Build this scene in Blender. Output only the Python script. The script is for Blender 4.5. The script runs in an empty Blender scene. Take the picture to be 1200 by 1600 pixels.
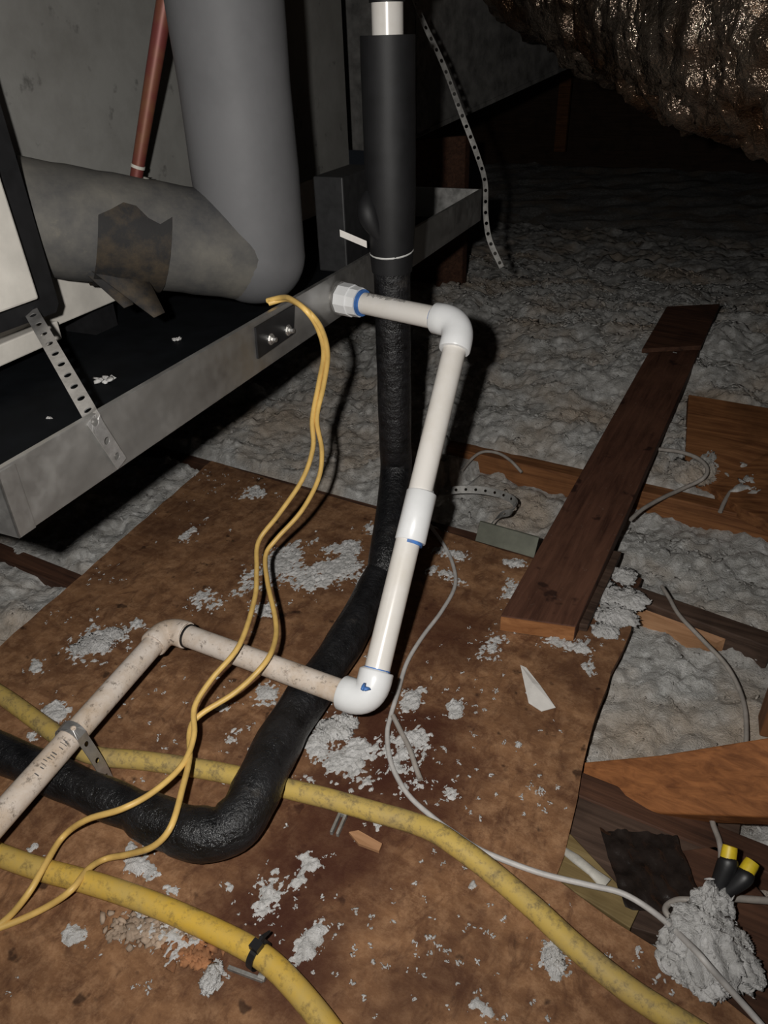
import bpy, math, random
import numpy as np
from mathutils import Vector, Matrix, Quaternion

random.seed(7)
RNG = np.random.default_rng(7)
C = bpy.context.scene.collection

# ------------------------------------------------------------------ camera, light, exposure
F_PX, EYE = 1170.0, np.array((0.0, 0.0, 0.8))          # focal length in pixels of a 1200x1600 frame; eye 0.8 m above the decking


def unit(v):
    v = np.array(v, float)
    return v / np.linalg.norm(v)


_down = unit((67, 1850, F_PX))
AZ = -_down                                             # world axes written in the camera's own frame (right, down, forward)
AX = np.array((2400, 675, -F_PX))
AX = unit(AX - AX.dot(AZ) * AZ)
AY = np.cross(AZ, AX)
MW = np.array([AX, AY, AZ])
right_w, down_w, fwd_w = MW[:, 0], MW[:, 1], MW[:, 2]

cd = bpy.data.cameras.new('camera')
cam = bpy.data.objects.new('camera', cd)
C.objects.link(cam)
cam.matrix_world = Matrix((
    (right_w[0], -down_w[0], -fwd_w[0], EYE[0]),
    (right_w[1], -down_w[1], -fwd_w[1], EYE[1]),
    (right_w[2], -down_w[2], -fwd_w[2], EYE[2]),
    (0, 0, 0, 1)))
cd.sensor_fit = 'VERTICAL'
cd.sensor_height = 24.0
cd.lens = 24.0 * F_PX / 1600.0
cd.clip_start = 0.02
bpy.context.scene.camera = cam

w = bpy.data.worlds.new('world')
bpy.context.scene.world = w
w.use_nodes = True
w.node_tree.nodes['Background'].inputs[0].default_value = (0.5, 0.55, 0.65, 1)
w.node_tree.nodes['Background'].inputs[1].default_value = 0.007

sc = bpy.context.scene
sc.view_settings.view_transform = 'Standard'
sc.view_settings.look = 'None'
sc.view_settings.gamma = 1
sc.view_settings.use_curve_mapping = False
sc.view_settings.exposure = 0.0

# the only light in the attic: a small hand torch held just above and to the left of the lens
ld = bpy.data.lights.new('torch', 'SPOT')
ld.energy = 39.0
ld.color = (1.0, 0.97, 0.925)
ld.spot_size = math.radians(130)
ld.spot_blend = 1.0
ld.shadow_soft_size = 0.011
torch = bpy.data.objects.new('torch', ld)
C.objects.link(torch)
lp = EYE - right_w * 0.076 - down_w * 0.034
torch.location = lp
aim = np.array((560 - 600, 700 - 800, F_PX)) @ MW.T
torch.rotation_euler = Vector(aim).to_track_quat('-Z', 'Y').to_euler()


# ------------------------------------------------------------------ measuring helpers (points of the real room)
def ray(px, py):
    return MW @ np.array((px - 600.0, py - 800.0, F_PX))


def at(px, py, z=0.0):                                  # sight line met with the level z
    r = ray(px, py)
    return EYE + r * ((z - EYE[2]) / r[2])


def dp(px, py, depth):                                  # sight line at a distance
    return EYE + ray(px, py) * depth / F_PX


def onp(px, py, p0, nn):                                # sight line met with a plane
    r = ray(px, py)
    return EYE + r * (np.dot(p0 - EYE, nn) / np.dot(r, nn))


PD = MW @ np.array((600, -783, F_PX)); PD[2] = 0; PD = unit(PD)       # the way the drain pan runs
PN = np.array((PD[1], -PD[0], 0.0))                                   # its outward side
UP = np.array((0, 0, 1.0))


# ------------------------------------------------------------------ mesh helpers
class MB:
    def __init__(s):
        s.v, s.f, s.m = [], [], []

    def add(s, vs, fs, mi=0):
        b = len(s.v)
        s.v.extend([tuple(map(float, v)) for v in vs])
        s.f.extend([tuple(b + i for i in f) for f in fs])
        s.m.extend([mi] * len(fs))
        return s


def frames(pts, closed=False):
    pts = [np.array(p, float) for p in pts]
    n = len(pts)
    T = []
    for i in range(n):
        a, b = pts[max(i - 1, 0)], pts[min(i + 1, n - 1)]
        d = b - a
        if np.linalg.norm(d) < 1e-9:
            d = T[-1] if T else np.array((0, 0, 1.0))
        T.append(unit(d))
    ref = np.array((0, 0, 1.0)) if abs(T[0][2]) < 0.9 else np.array((0, 1.0, 0))
    u = unit(np.cross(T[0], ref))
    U = [u]
    for i in range(1, n):
        u = U[-1] - np.dot(U[-1], T[i]) * T[i]
        U.append(unit(u))
    return pts, T, U, [np.cross(T[i], U[i]) for i in range(n)]


def tube(mb, pts, r, seg=14, cap=True, wob=0.0, mi=0, flat=1.0):
    pts, T, U, V = frames(pts)
    n = len(pts)
    rr = [r] * n if np.isscalar(r) else list(r)
    vs, fs = [], []
    for i in range(n):
        for k in range(seg):
            a = 2 * math.pi * k / seg
            q = rr[i] * (1 + (random.uniform(-wob, wob) if wob else 0))
            vs.append(pts[i] + q * math.cos(a) * U[i] + q * flat * math.sin(a) * V[i])
    for i in range(n - 1):
        for k in range(seg):
            k2 = (k + 1) % seg
            fs.append((i * seg + k, i * seg + k2, (i + 1) * seg + k2, (i + 1) * seg + k))
    if cap:
        fs.append(tuple(range(seg - 1, -1, -1)))
        fs.append(tuple((n - 1) * seg + k for k in range(seg)))
    return mb.add(vs, fs, mi)


def spl(pts, per=6):                                    # Catmull-Rom through the points
    P = [np.array(p, float) for p in pts]
    P = [2 * P[0] - P[1]] + P + [2 * P[-1] - P[-2]]
    out = []
    for i in range(1, len(P) - 2):
        a, b, c, d = P[i - 1:i + 3]
        for k in range(per):
            t = k / per
            out.append(0.5 * ((2 * b) + (c - a) * t + (2 * a - 5 * b + 4 * c - d) * t * t + (3 * b - a - 3 * c + d) * t ** 3))
    out.append(P[-2])
    return out


def box(mb, p, a, b, c, mi=0):                          # parallelepiped: corner p, edges a b c
    p, a, b, c = (np.array(q, float) for q in (p, a, b, c))
    vs = [p, p + a, p + a + b, p + b, p + c, p + a + c, p + a + b + c, p + b + c]
    fs = [(0, 3, 2, 1), (4, 5, 6, 7), (0, 1, 5, 4), (1, 2, 6, 5), (2, 3, 7, 6), (3, 0, 4, 7)]
    if np.dot(np.cross(a, b), c) < 0:
        fs = [tuple(reversed(f)) for f in fs]
    return mb.add(vs, fs, mi)


def prism(mb, poly, thick, nrm=(0, 0, -1), mi=0):       # flat outline given a thickness
    poly = [np.array(q, float) for q in poly]
    n = len(poly)
    d = np.array(nrm, float) * thick
    vs = poly + [q + d for q in poly]
    fs = [tuple(range(n)), tuple(range(2 * n - 1, n - 1, -1))]
    for i in range(n):
        j = (i + 1) % n
        fs.append((i, i + n, j + n, j))
    return mb.add(vs, fs, mi)


ROOT = {}


def link(name, mb, mat, parent=None, smooth=True, sharp=40, bevel=0.0):
    top = None
    if parent is not None:
        top = parent
        while top.parent is not None:
            top = top.parent
    v = np.array(mb.v)
    if top is not None:
        org = np.array(top.location)
    else:
        lo, hi = v.min(0), v.max(0)
        org = np.array(((lo[0] + hi[0]) / 2, (lo[1] + hi[1]) / 2, lo[2]))
    me = bpy.data.meshes.new(name)
    me.from_pydata([tuple(q) for q in v - org], [], mb.f)
    mats = mat if isinstance(mat, (list, tuple)) else [mat]
    for m in mats:
        me.materials.append(m)
    if len(mats) > 1:
        me.polygons.foreach_set('material_index', mb.m)
    me.update()
    if smooth:
        me.polygons.foreach_set('use_smooth', [True] * len(me.polygons))
        if sharp < 180:
            me.set_sharp_from_angle(angle=math.radians(sharp))
    o = bpy.data.objects.new(name, me)
    C.objects.link(o)
    if parent is not None:
        o.parent = parent
    else:
        o.location = org
    if bevel:
        b = o.modifiers.new('edge', 'BEVEL')
        b.width = bevel
        b.segments = 2
        b.limit_method = 'ANGLE'
    return o


def tag(o, label, cat, group=None, kind=None):
    if label: o['label'] = label
    if cat: o['category'] = cat
    if group: o['group'] = group
    if kind: o['kind'] = kind
    return o


def empty(name, loc, label, cat, group=None):
    o = bpy.data.objects.new(name, None)
    o.empty_display_size = 0.05
    C.objects.link(o)
    o.location = tuple(map(float, loc))
    return tag(o, label, cat, group)


# value noise on arrays, for the loose insulation and the crumpled foil
_perm = RNG.random((256, 256))


def vnoise(x, y):
    xi, yi = np.floor(x).astype(int), np.floor(y).astype(int)
    xf, yf = x - xi, y - yi
    xf, yf = xf * xf * (3 - 2 * xf), yf * yf * (3 - 2 * yf)
    g = lambda a, b: _perm[a % 256, b % 256]
    return (g(xi, yi) * (1 - xf) + g(xi + 1, yi) * xf) * (1 - yf) + (g(xi, yi + 1) * (1 - xf) + g(xi + 1, yi + 1) * xf) * yf


def fbm(x, y, oct=4, gain=0.5):
    s, a, t = 0, 1.0, 0
    for i in range(oct):
        s = s + a * vnoise(x * 2 ** i + 17.3 * i, y * 2 ** i + 5.1 * i)
        t += a
        a *= gain
    return s / t


# ------------------------------------------------------------------ materials
class NT:
    def __init__(s, name, rough=0.6, metal=0.0, spec=0.5):
        s.mat = bpy.data.materials.new(name)
        s.mat.use_nodes = True
        s.t = s.mat.node_tree
        s.b = s.t.nodes['Principled BSDF']
        s.b.inputs['Roughness'].default_value = rough
        s.b.inputs['Metallic'].default_value = metal
        s.b.inputs['Specular IOR Level'].default_value = spec
        s.co = s.t.nodes.new('ShaderNodeTexCoord').outputs['Object']

    def map(s, scale=(1, 1, 1), rot=(0, 0, 0), loc=(0, 0, 0)):
        n = s.t.nodes.new('ShaderNodeMapping')
        n.inputs['Scale'].default_value = scale
        n.inputs['Rotation'].default_value = rot
        n.inputs['Location'].default_value = loc
        s.t.links.new(s.co, n.inputs['Vector'])
        return n.outputs[0]

    def noise(s, scale, detail=5, rough=0.6, vec=None, dist=0.0):
        n = s.t.nodes.new('ShaderNodeTexNoise')
        n.inputs['Scale'].default_value = scale
        n.inputs['Detail'].default_value = detail
        n.inputs['Roughness'].default_value = rough
        n.inputs['Distortion'].default_value = dist
        s.t.links.new(vec if vec is not None else s.co, n.inputs['Vector'])
        return n.outputs['Fac']

    def voro(s, scale, vec=None, feature='F1', out='Distance'):
        n = s.t.nodes.new('ShaderNodeTexVoronoi')
        n.feature = feature
        n.inputs['Scale'].default_value = scale
        s.t.links.new(vec if vec is not None else s.co, n.inputs['Vector'])
        return n.outputs[out]

    def ramp(s, fac, stops):
        n = s.t.nodes.new('ShaderNodeValToRGB')
        e = n.color_ramp.elements
        while len(e) < len(stops): e.new(0.5)
        for i, (p, c) in enumerate(stops):
            e[i].position = p
            e[i].color = (c, c, c, 1) if np.isscalar(c) else (*c, 1)
        s.t.links.new(fac, n.inputs[0])
        return n.outputs[0]

    def mix(s, fac, a, b, mode='MIX'):
        n = s.t.nodes.new('ShaderNodeMix')
        n.data_type = 'RGBA'
        n.blend_type = mode
        for sock, v in ((n.inputs[0], fac), (n.inputs[6], a), (n.inputs[7], b)):
            if isinstance(v, bpy.types.NodeSocket): s.t.links.new(v, sock)
            elif np.isscalar(v): sock.default_value = v
            else: sock.default_value = (*v, 1)
        return n.outputs[2]

    def math(s, op, a, b=0.0):
        n = s.t.nodes.new('ShaderNodeMath')
        n.operation = op
        for sock, v in ((n.inputs[0], a), (n.inputs[1], b)):
            if isinstance(v, bpy.types.NodeSocket): s.t.links.new(v, sock)
            else: sock.default_value = v
        return n.outputs[0]

    def near(s, p, radius, soft=0.4, wobble=None):      # 1 inside a blotch round the point p (object space), 0 outside
        n = s.t.nodes.new('ShaderNodeVectorMath')
        n.operation = 'DISTANCE'
        s.t.links.new(s.co, n.inputs[0])
        n.inputs[1].default_value = tuple(map(float, p))
        d = n.outputs['Value']
        if wobble is not None:
            d = s.math('ADD', d, s.math('MULTIPLY', s.math('SUBTRACT', wobble, 0.5), radius * 1.6))
        return s.ramp(s.math('DIVIDE', d, radius), [(1 - soft, 1.0), (1.0, 0.0)])

    def col(s, c):
        if isinstance(c, bpy.types.NodeSocket): s.t.links.new(c, s.b.inputs['Base Color'])
        else: s.b.inputs['Base Color'].default_value = (*c, 1)
        return s

    def rgh(s, c):
        s.t.links.new(c, s.b.inputs['Roughness'])
        return s

    def bump(s, h, strength=0.5, dist=0.002):
        n = s.t.nodes.new('ShaderNodeBump')
        n.inputs['Strength'].default_value = strength
        n.inputs['Distance'].default_value = dist
        s.t.links.new(h, n.inputs['Height'])
        s.t.links.new(n.outputs[0], s.b.inputs['Normal'])
        return s


def plain(name, c, rough=0.6, metal=0.0, var=0.25, scale=60, bump=0.0, spec=0.5):
    m = NT(name, rough, metal, spec)
    n = m.noise(scale, 5)
    m.col(m.mix(m.ramp(n, [(0.3, 0.0), (0.7, 1.0)]), tuple(x * (1 - var) for x in c), tuple(min(x * (1 + var), 1) for x in c)))
    if bump: m.bump(n, bump, 0.001)
    return m.mat


def wood(name, dark, light, ang=0.0, scale=1.0, rough=0.7, axis=0):
    m = NT(name, rough, 0, 0.3)
    sc_ = [90 * scale] * 3
    sc_[axis] = 5 * scale
    v = m.map(tuple(sc_), (0, 0, ang))
    g = m.noise(1.0, 6, 0.65, v, 0.6)
    blot = m.noise(9 * scale, 4)
    c = m.mix(m.ramp(g, [(0.3, 0.0), (0.68, 1.0)]), dark, light)
    c = m.mix(m.math('MULTIPLY', m.ramp(blot, [(0.5, 0.0), (0.75, 1.0)]), 0.6), c, tuple(x * 0.4 for x in dark))
    m.col(c).bump(g, 0.35, 0.0015)
    return m.mat


def mat_deck():
    m = NT('plywood_deck', 0.75, 0, 0.25)
    v = m.map((10, 30, 10), (0, 0, 0.4))
    g = m.noise(1.0, 8, 0.7, v, 0.5)
    big = m.noise(7, 5, 0.6)
    fine = m.noise(60, 6, 0.75)
    c = m.mix(m.ramp(g, [(0.3, 0.0), (0.7, 1.0)]), (0.13, 0.058, 0.028), (0.325, 0.168, 0.081))
    c = m.mix(m.math('MULTIPLY', m.ramp(fine, [(0.45, 0.0), (0.7, 1.0)]), 0.65), c, (0.47, 0.27, 0.145))
    c = m.mix(m.math('MULTIPLY', m.ramp(big, [(0.48, 0.0), (0.68, 1.0)]), 0.65), c, (0.06, 0.022, 0.012))
    mid = m.noise(26, 5, 0.7, m.map((1.5, 0.9, 1), (0, 0, 0.4)), 1.0)
    c = m.mix(m.math('MULTIPLY', m.ramp(mid, [(0.5, 0.0), (0.66, 1.0)]), 0.6), c, (0.075, 0.030, 0.016))
    spots = m.noise(38, 3, 0.5)
    c = m.mix(m.math('MULTIPLY', m.ramp(spots, [(0.66, 0.0), (0.73, 1.0)]), 0.75), c, (0.02, 0.009, 0.006))
    return m, c, fine, m.noise(9, 4)


M = {}
M['joist'] = wood('joist_wood', (0.10, 0.035, 0.012), (0.30, 0.13, 0.05))
M['joist_dark'] = wood('joist_wood_dark', (0.035, 0.016, 0.010), (0.12, 0.055, 0.032))
M['beam'] = wood('truss_wood', (0.13, 0.043, 0.012), (0.35, 0.135, 0.044), ang=0.0)
m = NT('plank_wood', 0.7, 0, 0.3)
g = m.noise(1.0, 6, 0.65, m.map((90, 5, 90)), 0.6); kn = m.noise(22, 3, 0.5); ds = m.noise(70, 6, 0.75); bl = m.noise(7, 4)
c = m.mix(m.ramp(g, [(0.3, 0.0), (0.68, 1.0)]), (0.045, 0.018, 0.011), (0.125, 0.055, 0.034))
c = m.mix(m.math('MULTIPLY', m.ramp(bl, [(0.45, 0.0), (0.7, 1.0)]), 0.5), c, (0.16, 0.075, 0.045))
c = m.mix(m.math('MULTIPLY', m.ramp(kn, [(0.64, 0.0), (0.70, 1.0)]), 0.8), c, (0.018, 0.007, 0.005))
c = m.mix(m.math('MULTIPLY', m.ramp(ds, [(0.62, 0.0), (0.76, 1.0)]), 0.5), c, (0.34, 0.26, 0.21))
m.col(c).bump(g, 0.35, 0.0015)
M['plank'] = m.mat
M['post'] = wood('post_wood', (0.09, 0.034, 0.013), (0.26, 0.115, 0.05), axis=2)
M['plank_end'] = wood('plank_cut_end', (0.22, 0.085, 0.03), (0.42, 0.19, 0.075))
M['grey_wood'] = wood('grey_wood', (0.035, 0.020, 0.014), (0.115, 0.072, 0.052))
M['roof'] = wood('roof_wood', (0.05, 0.028, 0.017), (0.11, 0.065, 0.04))

m = NT('loose_insulation', 1.0, 0, 0.05)
a = m.noise(22, 6, 0.65); b_ = m.noise(90, 5, 0.7); d_ = m.noise(4, 3)
c = m.mix(m.ramp(a, [(0.34, 0.0), (0.62, 1.0)]), (0.60, 0.585, 0.555), (0.90, 0.895, 0.875))
c = m.mix(m.math('MULTIPLY', m.ramp(b_, [(0.34, 1.0), (0.52, 0.0)]), 0.28), c, (0.32, 0.30, 0.27))
nd = m.t.nodes.new('ShaderNodeTexNoise'); nd.inputs['Scale'].default_value = 30; nd.inputs['Detail'].default_value = 4; m.t.links.new(m.co, nd.inputs['Vector'])
vm = m.t.nodes.new('ShaderNodeVectorMath'); vm.operation = 'MULTIPLY_ADD'; m.t.links.new(nd.outputs['Color'], vm.inputs[0]); vm.inputs[1].default_value = (0.03, 0.03, 0.03); m.t.links.new(m.co, vm.inputs[2])
vc = m.voro(58, vm.outputs[0])
c = m.mix(m.math('MULTIPLY', m.ramp(vc, [(0.30, 0.0), (0.62, 1.0)]), 0.45), c, (0.33, 0.315, 0.29))
c = m.mix(m.math('MULTIPLY', m.ramp(d_, [(0.46, 0.0), (0.64, 1.0)]), 0.65), c, (0.62, 0.48, 0.35))
e_ = m.noise(260, 4, 0.8)
m.col(m.mix(m.math('MULTIPLY', m.ramp(e_, [(0.36, 1.0), (0.55, 0.0)]), 0.22), c, (0.26, 0.25, 0.23))).bump(m.mix(0.5, m.mix(0.5, a, b_), e_), 1.0, 0.010)
M['insul'] = m.mat
m = NT('insulation_fluff', 1.0, 0, 0.05)
a = m.noise(60, 6, 0.7)
c = m.mix(m.ramp(a, [(0.3, 0.0), (0.66, 1.0)]), (0.46, 0.45, 0.43), (0.78, 0.77, 0.76))
e_ = m.noise(300, 4, 0.8)
m.col(c).bump(m.mix(0.5, a, e_), 1.0, 0.006)
M['fluff'] = m.mat

m = NT('white_pvc', 0.24, 0, 0.5)
a = m.noise(14, 6, 0.7)
m.col(m.mix(m.ramp(a, [(0.45, 0.0), (0.7, 1.0)]), (0.76, 0.73, 0.69), (0.69, 0.65, 0.59))).bump(m.noise(90, 2), 0.03, 0.001)
M['pvc'] = m.mat
m = NT('white_pvc_fitting', 0.32, 0, 0.5)
a = m.noise(20, 5)
m.col(m.mix(m.ramp(a, [(0.4, 0.0), (0.75, 1.0)]), (0.82, 0.83, 0.84), (0.74, 0.75, 0.75)))
M['fitting'] = m.mat
m = NT('soiled_pvc', 0.5, 0, 0.4)
a = m.noise(16, 7, 0.72); b_ = m.noise(95, 5, 0.75); k = m.noise(55, 6, 0.8)
c = m.mix(m.ramp(a, [(0.4, 0.0), (0.68, 1.0)]), (0.72, 0.64, 0.57), (0.54, 0.42, 0.31))
c = m.mix(m.math('MULTIPLY', m.ramp(b_, [(0.56, 0.0), (0.68, 1.0)]), 0.8), c, (0.10, 0.075, 0.055))
c = m.mix(m.math('MULTIPLY', m.ramp(k, [(0.57, 0.0), (0.70, 1.0)]), 0.7), c, (0.16, 0.11, 0.08))
m.col(c)
M['pvc_dirty'] = m.mat
M['primer'] = plain('blue_primer', (0.06, 0.17, 0.45), 0.5, var=0.3, scale=90)
M['ink'] = plain('grey_ink', (0.10, 0.095, 0.09), 0.7)

m = NT('black_pipe_wrap', 0.34, 0, 0.5)
a = m.noise(32, 5, 0.6, m.map((1, 1, 2.2))); b_ = m.noise(140, 4, 0.7); d_ = m.noise(18, 6, 0.75)
c = m.mix(m.ramp(a, [(0.35, 0.0), (0.7, 1.0)]), (0.006, 0.006, 0.0065), (0.020, 0.020, 0.022))
c = m.mix(m.math('MULTIPLY', m.ramp(d_, [(0.60, 0.0), (0.78, 1.0)]), 0.5), c, (0.10, 0.085, 0.07))
m.col(c).bump(m.mix(0.45, a, b_), 1.0, 0.006)
m.rgh(m.ramp(d_, [(0.35, 0.2), (0.7, 0.55)]))
M['black_wrap'] = m.mat
M['black_foam'] = plain('black_foam', (0.008, 0.008, 0.009), 0.62, var=0.3, scale=40, bump=0.2)
M['black'] = plain('black_plastic', (0.012, 0.012, 0.013), 0.45)
M['pan_liner'] = plain('pan_liner', (0.0045, 0.0055, 0.0070), 0.7, var=0.4, scale=25, spec=0.15)

m = NT('galvanised_steel', 0.42, 0.85)
a = m.noise(7, 4, 0.6); b_ = m.noise(60, 3); k = m.noise(30, 6, 0.7)
c = m.mix(m.ramp(a, [(0.35, 0.0), (0.65, 1.0)]), (0.30, 0.29, 0.275), (0.50, 0.49, 0.47))
c = m.mix(0.12, c, b_)
m.col(c).bump(m.noise(12, 3), 0.12, 0.004)
m.rgh(m.ramp(k, [(0.35, 0.34), (0.7, 0.58)]))
M['galv'] = m.mat
m = NT('bright_strap', 0.38, 0.75)
a = m.noise(40, 5, 0.7)
m.col(m.mix(m.ramp(a, [(0.35, 0.0), (0.7, 1.0)]), (0.38, 0.37, 0.36), (0.62, 0.61, 0.60)))
M['strap'] = m.mat
m = NT('dusty_strap', 0.6, 0.35)
a = m.noise(60, 5, 0.7)
m.col(m.mix(m.ramp(a, [(0.35, 0.0), (0.7, 1.0)]), (0.18, 0.175, 0.165), (0.40, 0.39, 0.37)))
M['strap_dusty'] = m.mat
M['bolt'] = plain('zinc_bolt', (0.75, 0.74, 0.72), 0.25, 0.9)

m = NT('grey_foam_sleeve', 0.62, 0, 0.3)
a = m.noise(6, 5, 0.65); b_ = m.noise(200, 3)
c = m.mix(m.ramp(a, [(0.4, 0.0), (0.7, 1.0)]), (0.135, 0.135, 0.14), (0.105, 0.105, 0.109))
m.col(c).bump(b_, 0.12, 0.001)
M['grey_foam'] = m.mat
m = NT('soiled_grey_foam', 0.75, 0, 0.25)
a = m.noise(9, 6, 0.65); b_ = m.noise(38, 5, 0.7)
c = m.mix(m.ramp(a, [(0.36, 0.0), (0.62, 1.0)]), (0.058, 0.058, 0.060), (0.135, 0.127, 0.112))
c = m.mix(m.math('MULTIPLY', m.ramp(b_, [(0.6, 0.0), (0.75, 1.0)]), 0.4), c, (0.20, 0.18, 0.14))
m.col(c).bump(b_, 0.2, 0.002)
M['grey_foam_dirty'] = m.mat
m = NT('old_tape', 0.7, 0, 0.2)
a = m.noise(16, 6, 0.7)
m.col(m.mix(m.ramp(a, [(0.4, 0.0), (0.65, 1.0)]), (0.022, 0.021, 0.021), (0.075, 0.056, 0.036))).bump(a, 0.3, 0.004)
M['tape'] = m.mat

m = NT('cabinet_steel', 0.6, 0.1, 0.3)
a = m.noise(7, 6, 0.7); b_ = m.noise(26, 4)
c = m.mix(m.ramp(a, [(0.38, 0.0), (0.7, 1.0)]), (0.235, 0.232, 0.218), (0.165, 0.160, 0.148))
c = m.mix(m.math('MULTIPLY', m.ramp(b_, [(0.63, 0.0), (0.72, 1.0)]), 0.6), c, (0.045, 0.043, 0.04))
m.col(c)
M['cabinet'] = m.mat
M['cream'] = plain('cream_panel', (0.58, 0.55, 0.50), 0.55, var=0.15, scale=18)
M['plenum'] = plain('duct_board', (0.12, 0.116, 0.11), 0.6, var=0.5, scale=22, bump=0.5)
m = NT('copper_pipe', 0.5, 0.25)
a = m.noise(10, 4)
m.col(m.mix(m.ramp(a, [(0.45, 0.0), (0.62, 1.0)]), (0.15, 0.034, 0.030), (0.17, 0.075, 0.033)))
M['copper'] = m.mat
M['solder'] = plain('flux_paste', (0.5, 0.48, 0.43), 0.6)

m = NT('yellow_sheath', 0.5, 0, 0.4)
a = m.noise(16, 6, 0.7); k = m.noise(75, 6, 0.75)
c = m.mix(m.ramp(a, [(0.38, 0.0), (0.65, 1.0)]), (0.66, 0.42, 0.06), (0.54, 0.38, 0.11))
c = m.mix(m.math('MULTIPLY', m.ramp(k, [(0.52, 0.0), (0.66, 1.0)]), 0.65), c, (0.17, 0.12, 0.05))
m.col(c)
M['yellow'] = m.mat
m = NT('yellow_dusty_sheath', 0.6, 0, 0.3)
a = m.noise(20, 6, 0.7); k = m.noise(80, 6, 0.75)
c = m.mix(m.ramp(a, [(0.38, 0.0), (0.65, 1.0)]), (0.55, 0.39, 0.10), (0.42, 0.31, 0.125))
c = m.mix(m.math('MULTIPLY', m.ramp(k, [(0.5, 0.0), (0.64, 1.0)]), 0.7), c, (0.15, 0.115, 0.06))
m.col(c)
M['yellow_dusty'] = m.mat
M['yellow_wire'] = plain('yellow_wire', (0.70, 0.46, 0.14), 0.45, var=0.18, scale=40)
M['yellow_tip'] = plain('yellow_plastic', (0.62, 0.45, 0.02), 0.45)
M['white_wire'] = plain('white_wire', (0.52, 0.50, 0.48), 0.5, var=0.2, scale=50)
M['grey_wire'] = plain('grey_wire', (0.33, 0.30, 0.27), 0.6, var=0.25, scale=50)
M['paper'] = plain('paper', (0.74, 0.71, 0.67), 0.8, var=0.08)
M['white_plastic'] = plain('white_plastic', (0.62, 0.62, 0.60), 0.5, var=0.1)
M['plate'] = plain('dull_green_metal', (0.13, 0.135, 0.105), 0.6, 0.3, var=0.25, scale=30)
M['yellow_wood'] = wood('yellowed_wood', (0.13, 0.085, 0.03), (0.26, 0.19, 0.085))
M['chip'] = wood('fresh_chip', (0.30, 0.15, 0.07), (0.50, 0.28, 0.15))
M['mud'] = plain('orange_grit', (0.30, 0.135, 0.06), 0.9, var=0.5, scale=60, bump=0.5)
M['poly'] = plain('dark_plastic_film', (0.02, 0.015, 0.013), 0.16, var=0.4, scale=60, bump=1.0)
m = NT('duct_foil', 0.3, 0.9)
a = m.noise(9, 6, 0.7); b_ = m.noise(36, 5, 0.65); k = m.noise(5, 4)
c = m.mix(m.ramp(k, [(0.42, 0.0), (0.6, 1.0)]), (0.42, 0.34, 0.27), (0.18, 0.105, 0.062))
m.col(c).bump(m.mix(0.45, a, b_), 0.9, 0.02)
m.rgh(m.ramp(k, [(0.42, 0.12), (0.62, 0.26)]))
M['foil'] = m.mat


# ------------------------------------------------------------------ the attic floor: decking, joists, loose insulation
DT = 0.012                                              # decking thickness; its top is z = 0
outline_px = [(-160, 1150), (0, 1010), (150, 878), (330, 720), (420, 748), (540, 782), (640, 812), (740, 845), (840, 876), (940, 915), (990, 935),
              (986, 985), (972, 1018), (955, 1050), (938, 1100), (922, 1150), (912, 1190), (902, 1250), (890, 1300), (868, 1372),
              (905, 1400), (960, 1440), (1040, 1490), (1100, 1535), (1180, 1600), (1330, 1730)]
deck = [at(x, y) for x, y in outline_px]
# the ragged saw cut, each side subdivided a little
ragged = []
for i in range(len(deck)):
    p, q = deck[i], deck[(i + 1) % len(deck)]
    n = 1 if i == len(deck) - 1 else max(1, int(np.linalg.norm(q - p) / 0.03))
    for k in range(n):
        s = p + (q - p) * k / n
        if k: s = s + np.array((random.uniform(-1, 1), random.uniform(-1, 1), 0)) * 0.0022
        ragged.append(s)
ragged += [np.array((0.35, -0.35, 0)), np.array((-0.9, -0.35, 0))]
mb = MB()
prism(mb, ragged, DT)
v = np.array(mb.v)
org = np.array(((v[:, 0].min() + v[:, 0].max()) / 2, (v[:, 1].min() + v[:, 1].max()) / 2, v[:, 2].min()))
m, c, fine, wob = mat_deck()
for (x, y, r, dk) in ((620, 1170, 0.16, 0.85), (540, 1290, 0.13, 0.8), (430, 1430, 0.11, 0.85), (690, 980, 0.12, 0.7), (470, 1520, 0.07, 0.7), (900, 960, 0.07, 0.6), (1000, 1560, 0.05, 0.5)):
    c = m.mix(m.math('MULTIPLY', m.near(at(x, y) - org, r, 0.7, wob), dk), c, (0.050, 0.013, 0.007))
m.col(c).bump(fine, 0.6, 0.0025)
floor = link('floor', mb, m.mat, smooth=False)
tag(floor, 'brown stained plywood decking strewn with white insulation flakes', None, kind='structure')


def joist(name, y0, x0, x1, label, mat='joist', w_=0.038, slope=0.0, top=-DT, h=0.12):
    mb = MB()
    d = unit((1, slope, 0)); nrm = np.array((-d[1], d[0], 0))
    box(mb, np.array((x0, y0 + slope * x0, top - h)), d * (x1 - x0), nrm * w_, (0, 0, h))
    o = link(name, mb, M[mat], smooth=False, bevel=0.002)
    return tag(o, label, 'joist', 'ceiling joists')


joist('ceiling_joist', 0.635, -2.2, 0.9, 'dark joist end showing in the insulation below the drain pan corner', 'joist_dark')
joist('ceiling_joist', 1.072, -2.2, -0.14, 'joist carrying the far edge of the plywood decking', 'joist_dark', w_=0.05)
joist('ceiling_joist', 1.415, -2.4, 1.2, 'orange-brown joist crossing under the middle of the dark plank', 'joist', slope=-0.012)

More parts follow.
